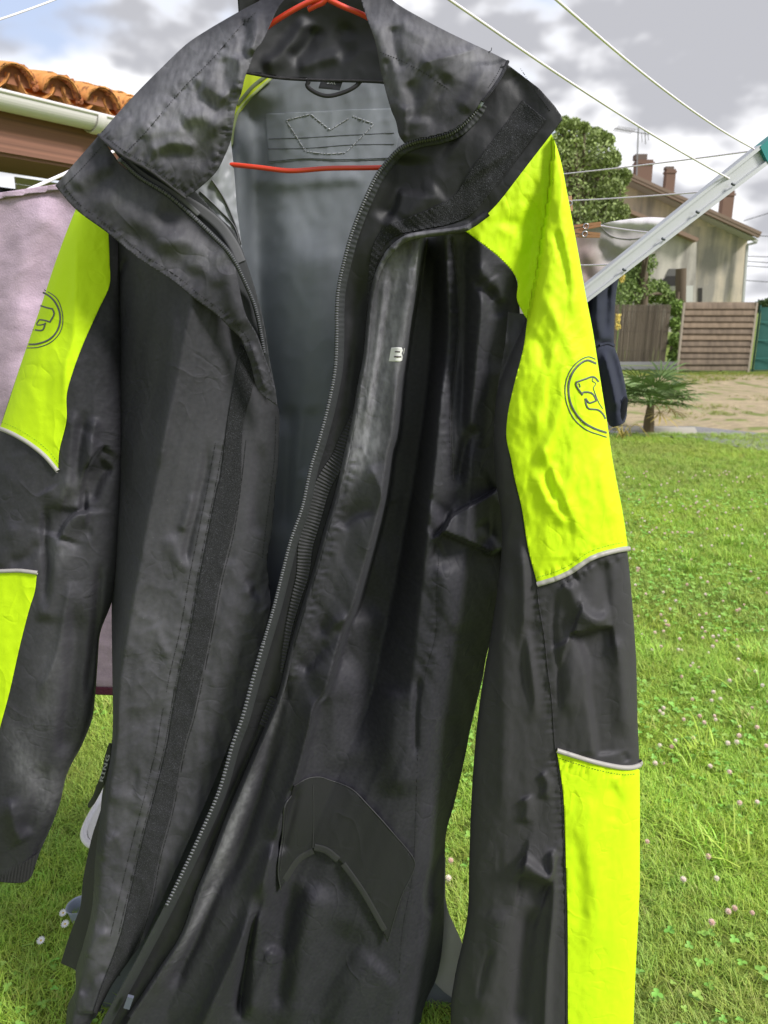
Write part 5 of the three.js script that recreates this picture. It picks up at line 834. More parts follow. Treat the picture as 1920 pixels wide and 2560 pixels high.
/* ---- right front with the pale strip, the deep folds and the pocket */
const stripEdge = [[1056, 590], [1042, 682], [1030, 760], [1024, 791], [1011, 877], [998, 964], [985, 1094], [975, 1130], [966, 1196], [951, 1281], [935, 1345], [917, 1409], [886, 1517], [864, 1565], [842, 1640], [815, 1730], [789, 1765], [770, 1837], [739, 1953], [700, 2060], [672, 2160], [645, 2260], [596, 2377], [539, 2500], [440, 2720]];
const stripX = rail(stripEdge), flapX = rail(flapEdge), sideX = rail([[1294, 600], [1300, 800], [1290, 1000], [1285, 1200], [1270, 1400], [1222, 1617], [1181, 1795], [1162, 1895], [1135, 2011], [1116, 2080], [1112, 2146], [1110, 2242], [1108, 2339], [1093, 2439], [1058, 2524], [1040, 2700]]);
const hRF = new Relief(strung([
  [[1094, 560, 0.030], ...flapEdge.slice(2).map(q => [q[0], q[1], 0.030])],
  [[1020, 620, 0.026], [985, 760, 0.024], [960, 920, 0.026], [930, 1060, 0.030], [905, 1170, 0.034], [880, 1290, 0.030], [850, 1430, 0.028], [800, 1580, 0.024], [740, 1740, 0.022], [690, 1880, 0.016], [640, 2010, 0.010], [580, 2150, 0.006], [500, 2330, 0.006], [420, 2520, 0.006]],
  stripEdge.map(q => [q[0], q[1], q[1] < 1400 ? 0.052 : q[1] < 1800 ? 0.044 : 0.036]),
  stripEdge.map(q => [q[0] + 9, q[1], q[1] < 1400 ? -0.092 : q[1] < 1560 ? -0.08 : q[1] < 1700 ? -0.05 : q[1] < 1850 ? -0.014 : q[1] < 1960 ? 0.004 : 0.022]),
  [[1092, 590, -0.012], [1086, 700, -0.079], [1078, 850, -0.096], [1066, 1000, -0.098], [1044, 1150, -0.098], [1018, 1300, -0.098], [990, 1450, -0.088], [958, 1600, -0.077], [920, 1760, -0.063], [860, 1900, -0.035], [800, 2040, -0.010], [740, 2180, -0.006], [690, 2330, -0.004], [640, 2560, -0.004]],
  [[1112, 600, 0.006], [1116, 700, -0.012], [1120, 850, -0.035], [1100, 1000, -0.004], [1086, 1150, 0.006], [1074, 1280, 0.012], [1056, 1450, 0.004], [1040, 1600, 0.004], [1020, 1800, 0.010], [1000, 2000, 0.012], [930, 2250, 0.012], [860, 2560, 0.012]],
  [[1158, 600, -0.010], [1162, 760, -0.038], [1160, 950, -0.042], [1150, 1130, -0.010], [1144, 1250, -0.014], [1120, 1450, -0.002], [1090, 1650, 0.010], [1070, 1830, 0.014], [1050, 2050, 0.010], [1020, 2300, 0.008], [980, 2560, 0.006]],
  [[1200, 640, 0.010], [1202, 760, 0.014], [1190, 900, 0.008], [1176, 1050, 0.000], [1176, 1220, 0.002], [1160, 1420, -0.004], [1130, 1620, -0.008], [1104, 1800, -0.010], [1085, 2000, -0.012], [1066, 2250, -0.012], [1020, 2560, -0.012]],
  [[1294, 660, -0.004], [1296, 780, -0.052], [1290, 1000, -0.088], [1285, 1200, -0.091], [1270, 1400, -0.091], [1222, 1617, -0.095], [1181, 1795, -0.091], [1150, 1950, -0.088], [1116, 2080, -0.084], [1112, 2200, -0.084], [1108, 2339, -0.084], [1058, 2524, -0.081], [1020, 2700, -0.081]]], 7))
  .fold([[1040, 610], [1030, 720], [1010, 860], [994, 980]], -0.008, 10, 22)
  .fold([[985, 640], [968, 760], [950, 900], [930, 1020]], -0.006, 6, 10)
  .fold([[968, 660], [952, 800], [930, 960], [905, 1080]], 0.005, 8, 8)
  .fold([[925, 1160], [950, 1230], [962, 1270]], 0.010, 10, 20, { sharp: 1 })
  .fold([[850, 1320], [880, 1290], [940, 1270]], -0.010, 14, 24)
  .fold([[780, 1560], [840, 1580], [880, 1560]], -0.008, 18, 20)
  .fold([[812, 1620], [840, 1560], [870, 1545]], 0.008, 14, 12)
  .fold([[750, 1680], [790, 1640], [840, 1580]], -0.010, 16, 18)
  // princess seam and what lies beside it
  .fold([[1129, 587], [1143, 704], [1146, 834], [1135, 943], [1128, 1051], [1133, 1200]], -0.006, 8, 6, { fade: 0.03 })
  .fold([[1112, 640], [1120, 760], [1118, 900]], 0.004, 12, 10)
  .fold([[1190, 700], [1230, 740], [1244, 800]], -0.010, 18, 18)
  .fold([[1150, 1210], [1160, 1130], [1190, 1060]], -0.010, 14, 16)
  // the knot at the waist: cloth folded over itself
  .step([[1080, 1345], [1108, 1326], [1127, 1292], [1160, 1270], [1195, 1252], [1245, 1222]], -0.026, 3, { reach: 46, fade: 0.06 })
  .step([[1100, 1328], [1130, 1342], [1165, 1356], [1205, 1372], [1228, 1386], [1256, 1370]], 0.040, 3, { reach: 60, fade: 0.06 })
  .fold([[1127, 1290], [1090, 1262], [1068, 1246]], -0.008, 14, 16)
  .fold([[1068, 1242], [1076, 1290], [1104, 1330]], 0.006, 22, 20)
  .fold([[1190, 1300], [1220, 1345], [1200, 1370]], -0.006, 12, 16)
  .fold([[1190, 1060], [1160, 1130], [1130, 1230]], -0.010, 16, 20)
  .fold([[1240, 900], [1210, 1010], [1186, 1120]], 0.008, 30, 30)
  .fold([[1180, 690], [1210, 730], [1240, 750]], -0.006, 12, 12)
  .fold([[1230, 690], [1246, 720], [1256, 760]], 0.006, 14, 14)
  .fold([[1192, 660], [1215, 690], [1225, 730]], 0.005, 10, 14)
  .fold([[1200, 1300], [1220, 1340], [1200, 1372]], -0.008, 14, 14)
  .fold([[1108, 1400], [1120, 1500], [1140, 1590]], 0.012, 30, 34)
  .fold([[1050, 1680], [1040, 1780], [1038, 1900]], -0.008, 8, 8)
  .fold([[1130, 1780], [1120, 1900], [1080, 2040]], -0.006, 24, 24)
  // long folds that fan out over the skirt
  .fold([[735, 1640], [700, 1760], [672, 1880], [640, 2010], [600, 2130], [540, 2260]], -0.0189, 20, 20)
  .fold([[789, 1740], [770, 1837], [739, 1953], [700, 2050], [690, 2110]], 0.0162, 12, 12, { sharp: 1 })
  .fold([[690, 2100], [672, 2160], [645, 2260], [596, 2377], [539, 2500], [480, 2640]], 0.0243, 18, 22)
  .fold([[740, 1960], [720, 2060], [700, 2140]], -0.0216, 12, 14)
  .fold([[660, 2200], [630, 2320], [612, 2440], [600, 2560]], -0.0324, 14, 12)
  .fold([[652, 2260], [632, 2360], [612, 2460], [612, 2560]], 0.0162, 6, 30, { sharp: 1 })
  .fold([[690, 2360], [660, 2440], [625, 2560]], 0.0189, 20, 26)
  .fold([[740, 2200], [715, 2350], [700, 2560]], -0.0162, 20, 26)
  .fold([[800, 2200], [770, 2320], [740, 2450], [716, 2600]], 0.0189, 40, 50)
  .fold([[880, 2300], [820, 2450], [780, 2600]], -0.0135, 50, 50)
  .fold([[960, 2400], [880, 2480], [820, 2600]], 0.0135, 50, 60)
  .fold([[820, 1640], [830, 1800], [870, 1930]], 0.0081, 40, 50)
  .fold([[980, 1700], [985, 1850], [1000, 2000]], 0.0162, 40, 50)
  .fold([[1112, 2100], [1077, 2184], [1069, 2223], [1070, 2300]], -0.014, 8, 12)
  .fold([[500, 2240], [440, 2380], [380, 2490]], 0.006, 12, 12)
  .fold([[572, 2130], [520, 2260], [470, 2380], [420, 2480]], -0.012, 14, 18)
  .pucker([[1118, 600], [1132, 704], [1134, 834], [1124, 943], [1116, 1051], [1118, 1150]], 0.0024, 13, 14, 21)
  .pucker([[1090, 1370], [1086, 1486], [1084, 1582], [1060, 1679]], 0.0018, 13, 14, 22)
  .pucker(flapEdge.slice(11, 20).map(q => [q[0] + 16, q[1]]), 0.0030, 12, 11, 23)
  .add(drape(71, 0.0014, 0.0005, 0.00010, 90, 300, 0.25))
  .add((x, y) => { const s = x - flapX(y) * lerp(0.5, 1, sstep(1300, 1900, y)); return (0.0030 + 0.0035 * sstep(1400, 2000, y)) * n2(s / 46 + 1.7, y / 640) + 0.0016 * n2(s / 20 + 4, y / 330) ; });
const hrf = (x, y) => { const h = hRF.at(x, y), b = hBack.base(x, y) + 0.012; return h > b + 0.01 ? h : b + 0.01 * Math.exp((h - b - 0.01) / 0.01); };   // never through the back panel
const frontR = part(jacket, 'front_panel', sheet([...sm(flapEdge), ...rev(sm([[1292, 690], [1300, 800], [1290, 1000], [1285, 1200], [1278, 1400], [1240, 1560], [1222, 1617], [1206, 1685], [1181, 1795], [1162, 1895], [1135, 2011], [1116, 2080], [1112, 2146], [1110, 2242], [1108, 2339], [1093, 2439], [1058, 2524], [1040, 2700]])), ...rev(sm(raglanR.slice(0, 6)))], hrf, { cell: 5, thick: 0.0025 }), nylon, 'right front panel with a pale strip of dust and painted highlight, letters and a pocket');
part(frontR, 'stitching', mergeGeometries([stitches([[1125, 587], [1139, 704], [1142, 834], [1131, 943], [1124, 1051], [1129, 1200]], hrf, { gap: 5, len: 3.8 }), stitches([[1098, 1370], [1093, 1486], [1091, 1582], [1066, 1679], [1046, 1800], [1046, 1829], [1040, 2030], [1032, 2184], [1005, 2339], [996, 2560]], hrf, { gap: 6, len: 4 })]), threadM).userData.kind = 'stuff';
part(frontR, 'seam', cord([[1130, 590], [1144, 704], [1147, 834], [1137, 943], [1129, 1051], [1134, 1200]], 0.0011, hrf, 0.0004), plain);
// white print, cut off by the fold
part(frontR, 'printed_letter', mergeGeometries([sheet([[978, 869], [992, 868], [1004, 869], [1007, 876], [1004, 884], [1007, 892], [1005, 902], [999, 904], [972, 903]], (x, y) => hrf(x, y) + 0.0006, { cell: 4, thick: 0.0012 }), sheet([[1008, 888], [1010, 872], [1012, 870], [1010, 882]], (x, y) => hrf(x, y) + 0.0006, { cell: 4, thick: 0.0012 })]), whiteM, 'white printed capital letter at the fold');
part(frontR, 'letter_gap', mergeGeometries([ribbon([[987, 879], [1000, 879.5]], 3.4, hrf, 0.0011, { across: 1 }), ribbon([[985, 891.5], [1003, 892]], 4, hrf, 0.0011, { across: 1 })]), std([0.09, 0.075, 0.075], 0.6));
// pocket flap
const hPk = (x, y) => Math.max(hrf(x, y) + 0.0035, hRF.base(x, y) * 0.5 + hrf(x, y) * 0.5 + 0.006) + 0.6 * 0.010 * sstep(2000, 2250, y - Math.abs(x - 800) * 0.35);
const pocket = part(frontR, 'pocket_flap', sheet([[735, 1963], [770, 1944], [801, 1941], [820, 1947], [878, 1970], [924, 2015], [982, 2080], [1036, 2150], [1038, 2172], [1005, 2242], [985, 2310], [969, 2358], [961, 2337], [905, 2231], [855, 2160], [838, 2142], [783, 2121], [747, 2153], [716, 2196], [701, 2227], [693, 2177], [704, 2088], [712, 2011], [728, 1988]], hPk, { cell: 5, thick: 0.004 }), plainDark, 'chevron shaped pocket flap');
part(pocket, 'hem', mergeGeometries([ribbon([[712, 2200], [748, 2148], [783, 2127]], 15, hPk, 0.0006, { across: 3 }), ribbon([[786, 2118], [815, 2126], [846, 2150]], 17, hPk, 0.0007, { across: 3 }), ribbon([[858, 2160], [905, 2226], [962, 2326]], 14, hPk, 0.0006, { across: 3 })]), std([0.026, 0.026, 0.029], 0.6));
part(pocket, 'seam', mergeGeometries([cord([[735, 1965], [770, 1946], [801, 1943], [820, 1949], [878, 1972], [924, 2017], [982, 2082], [1036, 2152], [1034, 2176], [1003, 2242], [969, 2356]], 0.0009, hPk, 0.0002), cord([[728, 1990], [713, 2013], [706, 2088], [695, 2177], [702, 2225]], 0.0013, hPk, 0.0006), cord([[718, 2013], [711, 2088], [700, 2177]], 0.0008, hPk, 0.0006), cord([[783, 1962], [784, 2040], [782, 2120]], 0.0008, hPk, 0.0003)]), std([0.032, 0.032, 0.036], 0.6));

/* ---- right facing: inside of the flap from the zip outwards, and the turned-out wing */
const wingRTop = [[1180, 190], [1269, 161], [1348, 221], [1387, 265], [1403, 288], [1406, 300], [1378, 336], [1309, 425], [1262, 487], [1243, 510], [1220, 534], [1181, 565], [1159, 576]];
const zipX = rail(zipRx.filter(q => q[1] > 600));
const hF = new Relief((x, y) => {
  const top = 0.046 + 0.014 * (x - 900) / 400, z = zipX(Math.max(y, 640)), f = flapX(Math.max(y, 600)), u = Math.max(0, Math.min(1, (x - z) / Math.max(10, f - z)));
  const low = lerp(0.034, 0.031, u) - 0.024 * sstep(600, 800, y) * Math.pow(Math.sin(Math.PI * Math.min(1, u * 0.92)), 1.2) + 0.008 * sstep(1900, 2300, y);
  return lerp(top, low, sstep(430, 760, y));
})
  .fold([[1010, 380], [1000, 470], [960, 560]], -0.016, 30, 50)
  .fold([[1010, 470], [1000, 520], [965, 580]], 0.012, 12, 60)
  .fold([[1130, 340], [1190, 380], [1230, 430]], 0.008, 60, 60)
  .fold([[1270, 170], [1310, 240], [1300, 330]], -0.006, 30, 30)
  .fold([[1100, 470], [1060, 500], [1000, 560]], 0.006, 24, 40)
  .fold([[1180, 568], [1120, 578], [1060, 586], [1010, 598], [980, 630]], 0.010, 12, 12, { fade: 0.05 })
  .fold([[700, 1700], [640, 1850], [560, 2030], [480, 2200]], -0.010, 14, 14)
  .fold([[590, 1960], [520, 2110], [440, 2290]], 0.006, 10, 12)
  .add(drape(83, 0.003, 0.0007, 0.00012, 70, 140));
const hf = (x, y) => hF.at(x, y);
const facing = part(jacket, 'flap_facing', sheet([...wingRTop, ...sm(flapEdge), ...rev(sm(zipRx))], hf, { cell: 5, thick: 0.0025 }), plainDark, 'right inner facing from the zip out to the turned collar point');
const hemR = [[1220, 533], [1181, 561], [1159, 572], [1110, 580], [1060, 586], [1020, 594], [990, 613], [966, 640], [944, 684], [930, 739], [923, 791], [913, 899], [900, 964], [886, 1051], [868, 1130], [857, 1180], [838, 1254], [815, 1331], [792, 1416], [773, 1478], [750, 1551], [726, 1636], [705, 1725], [676, 1800], [638, 1887], [599, 1976], [564, 2061], [537, 2136], [500, 2223], [458, 2339], [404, 2423], [358, 2493], [323, 2543]];
part(facing, 'bound_edge', ribbon(hemR, t => t < 0.22 ? 16 : 13, hf, 0.003, { across: 4, relief: (s, u) => 0.0026 * (1 - u * u) + 0.0012 * n2(s / 16, u) }), nylon, 'folded edge binding of the outer flap');
part(facing, 'stitching', mergeGeometries([stitches(hemR.map(q => [q[0] - 8, q[1] - 5]), hf, { gap: 6, len: 5, w: 2, lift: 0.002 }), stitches([[1300, 170], [1345, 236], [1378, 280]], hf, { gap: 6, len: 4.4 }), stitches([[1365, 305], [1300, 390], [1240, 470]], hf, { gap: 6, len: 4.4 })]), threadM).userData.kind = 'stuff';
part(facing, 'hook_tape', sheet([...sm([[1306, 250], [1272, 297], [1224, 360], [1176, 425], [1137, 488], [1081, 520], [1016, 546], [962, 566], [945, 590], [932, 617], [922, 680], [918, 740], [922, 790]]), [927, 786], ...rev(sm([[1365, 299], [1313, 369], [1268, 425], [1237, 466], [1181, 534], [1124, 560], [1059, 573], [994, 588], [965, 608], [948, 642], [936, 690], [929, 740]]))], (x, y) => hf(x, y) + 0.002 + (x < 1090 ? 0.0009 * Math.sin((x * 0.5 - y * 0.6) / 1.6) : 0), { cell: 4, thick: 0.003 }), velcroM, 'hook tape curving along the turned-out collar');
{ const c = [[893, 1003], [882, 1050], [866, 1098], [852, 1140], [829, 1175], [807, 1215], [784, 1290], [765, 1360], [757, 1435], [742, 1490], [724, 1560], [711, 1630], [703, 1682]];
  part(facing, 'hook_tape', ribbon(c, t => 6 + 34 * Math.min(1, t * 5) * Math.min(1, (1 - t) * 2.2), hf, 0.002, { across: 5, step: 1.4, relief: (s, u) => 0.0016 * Math.sin(s / 1.35 + n2(s / 40, u) * 1.2) * (0.6 + 0.4 * n2(s / 9, u * 2)) }), std([0.03, 0.03, 0.034], 0.75), 'ribbed tape puckered along the edge of the flap');
  part(facing, 'hook_tape', ribbon([[683, 1745], [668, 1780], [655, 1815]], 16, hf, 0.002, { across: 4, step: 1.5, relief: (s) => 0.0012 * Math.sin(s / 1.4) }), std([0.03, 0.03, 0.034], 0.75)); }
const zr = part(jacket, 'zip', ribbon(zipRx.map(q => [q[0] + 7, q[1] + 3]), 24, hf, 0.003, { across: 4, step: 4, relief: (s, u) => 0.0004 * Math.sin(s / 2) }), zipM, 'right run of the zip');
teeth('zip_teeth', zr, zipR.slice(0, 24), hf, 0.0055, 6.4); teeth('zip_teeth', zr, zipR.slice(23), hf, 0.0055, 8.4);
part(zr, 'zip_stop', (() => { const g = new THREE.CapsuleGeometry(0.0045, 0.006, 4, 8); g.rotateZ(-0.5); const q = P(1201, 256, hf(1201, 256) + 0.008); g.translate(q.x, q.y, q.z); return g; })(), std([0.28, 0.31, 0.36], 0.25));
part(zr, 'zip_slider', (() => { const a = box(0.012, 0.03, 0.006); a.rotateZ(-0.35); const q = P(322, 2505, 0.052); a.translate(q.x, q.y, q.z); return a; })(), std([0.10, 0.11, 0.15], 0.35));

/* ---- right upper collar */
const colRTop = [[930, -60], [981, 0], [1059, 48], [1124, 82], [1198, 117], [1228, 131], [1270, 152]];
const colRLow = [[1270, 152], [1254, 187], [1228, 226], [1202, 256], [1185, 279], [1137, 322], [1094, 337], [1042, 348], [1011, 358]];
const colRIn = [[1011, 358], [998, 339], [990, 304], [979, 278], [966, 234], [953, 182], [938, 104], [916, 43], [903, 0], [895, -60]];
const hCR = new Relief((x, y) => { const t = ((x - 981) * 0.46 - y * -0.89); return 0.058 + 0.022 * sstep(0, 160, x - 905) - 0.03 * sstep(120, -20, (y - (x - 981) * 0.52)) - 0.02 * sstep(180, 360, y) * 0 + 0 * t; })
  .fold([[1200, 118], [1150, 132], [1090, 146], [1050, 160]], 0.013, 8, 22, { sharp: 1 })
  .fold([[1130, 110], [1110, 180], [1060, 260], [1000, 320]], 0.008, 24, 30)
  .fold([[1215, 150], [1190, 220], [1150, 280]], 0.007, 20, 24)
  .fold([[930, 30], [950, 120], [985, 220], [1000, 300]], 0.008, 14, 30)
  .fold([[980, 60], [985, 120], [1010, 180]], -0.008, 14, 16)
  .fold([[1000, 40], [1030, 80], [1080, 100]], 0.005, 16, 16)
  .fold([[1020, 200], [1040, 250], [1030, 310]], -0.007, 16, 20)
  .fold([[965, 140], [975, 200], [985, 260]], -0.006, 10, 12)
  .fold([[1120, 180], [1090, 250], [1060, 310]], -0.006, 18, 18)
  .fold([[1010, 356], [1010, 300], [1015, 260]], 0.006, 10, 14)
  .pucker([[950, 130], [1000, 150], [1060, 180], [1120, 220]], 0.0016, 12, 10, 31)
  .add(drape(91, 0.0030, 0.0009, 0.00020, 70, 70));
const hcr = (x, y) => hCR.at(x, y);
const collarR = part(jacket, 'collar', sheet([...sm(colRTop), ...sm(colRLow), ...sm(colRIn)], hcr, { cell: 4.5, thick: 0.006 }), nylon, 'right wing of the turned-down collar');
part(collarR, 'piped_edge', cord([[1270, 153], [1254, 188], [1228, 227], [1206, 254]], 0.0022, hcr, 0.0008), nylon);
part(collarR, 'loose_thread', tube([P(1222, 130, hcr(1222, 130)), P(1228, 126, hcr(1222, 130) + 0.002), P(1229, 119, hcr(1222, 130) + 0.002)], 0.0005, 5), threadM);
part(collarR, 'stitching', mergeGeometries([stitches([[950, 130], [1000, 150], [1060, 182], [1120, 222]], hcr, { gap: 7, len: 4.5 }), stitches([[1256, 160], [1240, 190], [1214, 230]], hcr, { gap: 6, len: 4.4 })]), threadM).userData.kind = 'stuff';

/* ---- the hanger */
{
  const hg = thing('coat_hanger', 'thin orange coat hanger inside the collar of the jacket', 'hanger', P(812, 2, 0.0).toArray());
  const m = new THREE.MeshPhysicalMaterial({ color: C(0.72, 0.055, 0.025), roughness: 0.35, clearcoat: 0.4, clearcoatRoughness: 0.3 });
  const wz = -0.02, p = (x, y, h) => P(x, y, h);
  const top = p(812, -6, 0.022), sl = p(470, 300, wz - 0.01), srr = p(1180, 300, wz - 0.01);
  const slopeL = [top, p(773, 5, 0.02), p(675, 62, 0.012), p(600, 130, 0.0), p(520, 240, wz), p(440, 380, wz), p(452, 404, wz), p(500, 408, wz)];
  part(hg, 'shoulder_wire', tube(slopeL, 0.0036, 10, 80), m);
  part(hg, 'shoulder_wire', tube([top, p(850, 13, 0.02), p(916, 42, 0.012), p(1000, 100, 0.0), p(1100, 230, wz), p(1180, 380, wz), p(1168, 404, wz), p(1120, 412, wz)], 0.0036, 10, 80), m);
  part(hg, 'cross_bar', tube([p(500, 408, wz), p(582, 412, wz), p(650, 419, wz), p(725, 427, wz), p(820, 421, wz), p(951, 419, wz), p(1040, 414, wz), p(1120, 412, wz)], 0.0036, 10, 80), m);
  part(hg, 'twist', tube([p(771, 24, 0.014), p(790, 14, 0.018), p(808, 6, 0.022), p(815, -4, 0.024)], 0.0036, 10, 24), m);
  part(hg, 'hook', tube([p(812, -4, 0.022), p(812, -60, 0.022), p(812, -110, 0.022), p(840, -160, 0.022), p(835, -205, 0.022), p(800, -215, 0.022), p(775, -190, 0.022)], 0.0032, 10, 60), m);
}

/* ================================================================ rotary clothes dryer behind the jacket */
const HUB = V3(-0.05, 1.22, -1.55);
const dryer = thing('rotary_clothes_dryer', 'rotary clothes dryer with grey metal arms, teal end caps and white cords', 'clothes dryer', [HUB.x, 0, HUB.z]);
const alu = std([0.56, 0.57, 0.58], 0.38, { metalness: 0.35 }), teal = std([0.015, 0.22, 0.21], 0.45), cordM = std([0.86, 0.80, 0.85], 0.7), clipM = std([0.10, 0.11, 0.13], 0.5);
const E1 = at(1903, 388, 1.70), ends = [E1, V3(-0.2, E1.y, -2.47)];
part(dryer, 'pole', (() => { const g = new THREE.CylinderGeometry(0.022, 0.022, HUB.y + 0.06, 20); g.translate(HUB.x, (HUB.y + 0.06) / 2, HUB.z); return g; })(), alu);
part(dryer, 'hub', (() => { const g = new THREE.CylinderGeometry(0.05, 0.04, 0.1, 20); g.translate(HUB.x, HUB.y, HUB.z); return g; })(), teal);
function armGeo(a, b) {                                 // a channel section bar
  const L = a.distanceTo(b), s = new THREE.Shape(); const w = 0.0205, h = 0.0125; s.moveTo(-w, -h); s.lineTo(w, -h); s.lineTo(w, h); s.lineTo(w * 0.72, h); s.lineTo(w * 0.62, h * 0.35); s.lineTo(-w * 0.62, h * 0.35); s.lineTo(-w * 0.72, h); s.lineTo(-w, h); s.lineTo(-w, -h);
  const g = new THREE.ExtrudeGeometry(s, { depth: L, bevelEnabled: true, bevelSize: 0.001, bevelThickness: 0.001, bevelSegments: 1 }); const z = b.clone().sub(a).normalize(), side = V3(0, 1, 0).cross(z).normalize(), up = z.clone().cross(side); const m = new THREE.Matrix4().makeBasis(up.clone(), side.clone().multiplyScalar(-1), z); m.setPosition(a); { const p = g.attributes.position; for (let i = 0; i < p.count; i++) { const q = Math.max(0, Math.min(1, p.getZ(i) / L)), f = 0.35 + 0.65 * Math.pow(q, 2.2); p.setX(i, p.getX(i) * f); p.setY(i, p.getY(i) * (0.7 + 0.3 * q)); } g.computeVertexNormals(); }
  g.applyMatrix4(m); return g;
}
ends.forEach((e, i) => {
  const arm = part(dryer, 'arm', armGeo(HUB, e), alu), dir = e.clone().sub(HUB).normalize();
  const cap = bar(e.clone().addScaledVector(dir, -0.004), e.clone().addScaledVector(dir, 0.04), 0.030, 0.040); part(arm, 'end_cap', cap, teal);
});
const armPt = t => HUB.clone().lerp(E1, t);
const armAt = px => { let lo = 0, hi = 1; for (let i = 0; i < 40; i++) { const m = (lo + hi) / 2, q = armPt(m), c = q.clone().sub(EYE), dz = -(c.z * CP) - c.y * SP; const X = 960 + F * c.x / dz; if (X < px) lo = m; else hi = m; } return armPt(lo); };
for (const x of [1826, 1738, 1653, 1556]) { const q = armAt(x), g = new THREE.CapsuleGeometry(0.003, 0.004, 3, 8); g.rotateZ(1.2); g.translate(q.x, q.y - 0.012, q.z + 0.016); part(dryer, 'line_clip', g, clipM); }
function line(a, b, sag = 0.01, r = 0.0017) { const m = a.clone().add(b).multiplyScalar(0.5); m.y -= sag; return part(dryer, 'line', tube([a, a.clone().lerp(m, 0.5).add(V3(0, -sag * 0.25, 0)), m, m.clone().lerp(b, 0.5).add(V3(0, -sag * 0.25, 0)), b], r, 8, 40), cordM); }
line(at(1888, 374, 1.70), at(1392, 0, 1.0), 0.012); line(at(1392, 0, 1.0), at(1140, -190, 0.72), 0.0);
line(armAt(1826), at(1125, 0, 1.04), 0.008, 0.0018); line(at(1125, 0, 1.04), at(830, -190, 0.8), 0);
line(at(1890, 376, 1.70), at(1380, 438, 2.25), 0.002); line(armAt(1790), at(1400, 503, 2.2), 0.002);
line(armAt(1738), at(1690, 548, 1.70), 0.002); line(armAt(1653), at(1490, 562, 1.95), 0.002, 0.0018); line(armAt(1556), at(1400, 663, 1.95), 0.001, 0.0018);
line(at(-80, 540, 1.75), at(330, 357, 2.4), 0.002, 0.0045); line(at(-80, 496, 1.78), at(420, 440, 1.95), 0.003, 0.0042);
line(at(-30, 58, 1.3), at(150, -6, 1.5), 0.001, 0.0016);
line(V3(-0.98, 2.10, -1.4), V3(0.62, 2.10, -1.02), 0.0);

/* ================================================================ washing on the other lines */
const keepP = D0;
function sheetAt(d, poly, h, o = {}) {                  // the same cloth sheet, hung at another distance
  const s = d / D0, g = sheet(poly, h, o), p = g.attributes.position;
  for (let i = 0; i < p.count; i++) { p.setXYZ(i, (p.getX(i) - EYE.x) * s + EYE.x, (p.getY(i) - EYE.y) * s + EYE.y, p.getZ(i) * s); }
  g.computeVertexNormals(); return g;
}
const terryB = rep(fuzz, 1 / 0.22, 1 / 0.22);
{
  const d = 1.78, hT = new Relief((x, y) => 0.012 * Math.sin(x / 130 + y / 900)).fold([[140, 480], [60, 700], [10, 1100]], 0.014, 60, 50).fold([[200, 480], [120, 620], [60, 800]], -0.008, 40, 40).fold([[250, 500], [260, 1000], [262, 1700]], -0.006, 14, 14).add(drape(141, 0.006, 0.0015, 0.0004, 120, 500));
  const terry = new THREE.MeshStandardMaterial({ map: (() => { const q = tex(256, 256, (x, y) => { const k = 0.88 + 0.22 * fbm(x / 30, y / 14, 3) + 0.14 * (RR() - 0.5); return [0.55 * k, 0.415 * k, 0.52 * k]; }, true); q.repeat.set(1 / 0.35, 1 / 0.35); return q; })(), roughness: 1, side: THREE.DoubleSide, bumpMap: terryB, bumpScale: 0.0006 });
  const poly = [[-420, 530], ...sm([[-120, 500], [0, 487], [140, 467], [300, 452], [480, 440]]), ...sm([[480, 440], [470, 900], [440, 1400], [420, 1724]]), ...rev(sm([[-420, 1680], [0, 1706], [240, 1717], [420, 1724]]))];
  const t = thing('pink_towel', 'pale pink terry towel with a maroon hem hanging behind the left sleeve', 'towel', at(0, 1700, d).toArray());
  part(t, 'cloth', sheetAt(d, poly, (x, y) => hT.at(x, y), { cell: 9, thick: 0.004 }), terry);
  part(t, 'hem', sheetAt(d, [...sm([[-420, 1680], [0, 1706], [240, 1717], [420, 1724]]), ...rev(sm([[-420, 1698], [0, 1726], [240, 1737], [420, 1744]]))], (x, y) => hT.at(x, y) + 0.001, { cell: 6, thick: 0.006 }), new THREE.MeshStandardMaterial({ color: C(0.11, 0.025, 0.045), roughness: 1, side: THREE.DoubleSide, bumpMap: terryB, bumpScale: 0.002 }));
  part(t, 'folded_top', sheetAt(d - 0.004, [...sm([[-420, 524], [-120, 494], [0, 481], [140, 461], [300, 446], [480, 434]]), ...rev(sm([[-420, 540], [-120, 510], [0, 497], [140, 477], [300, 462], [480, 450]]))], (x, y) => hT.at(x, y) + 0.003, { cell: 8, thick: 0.012 }), terry);
}
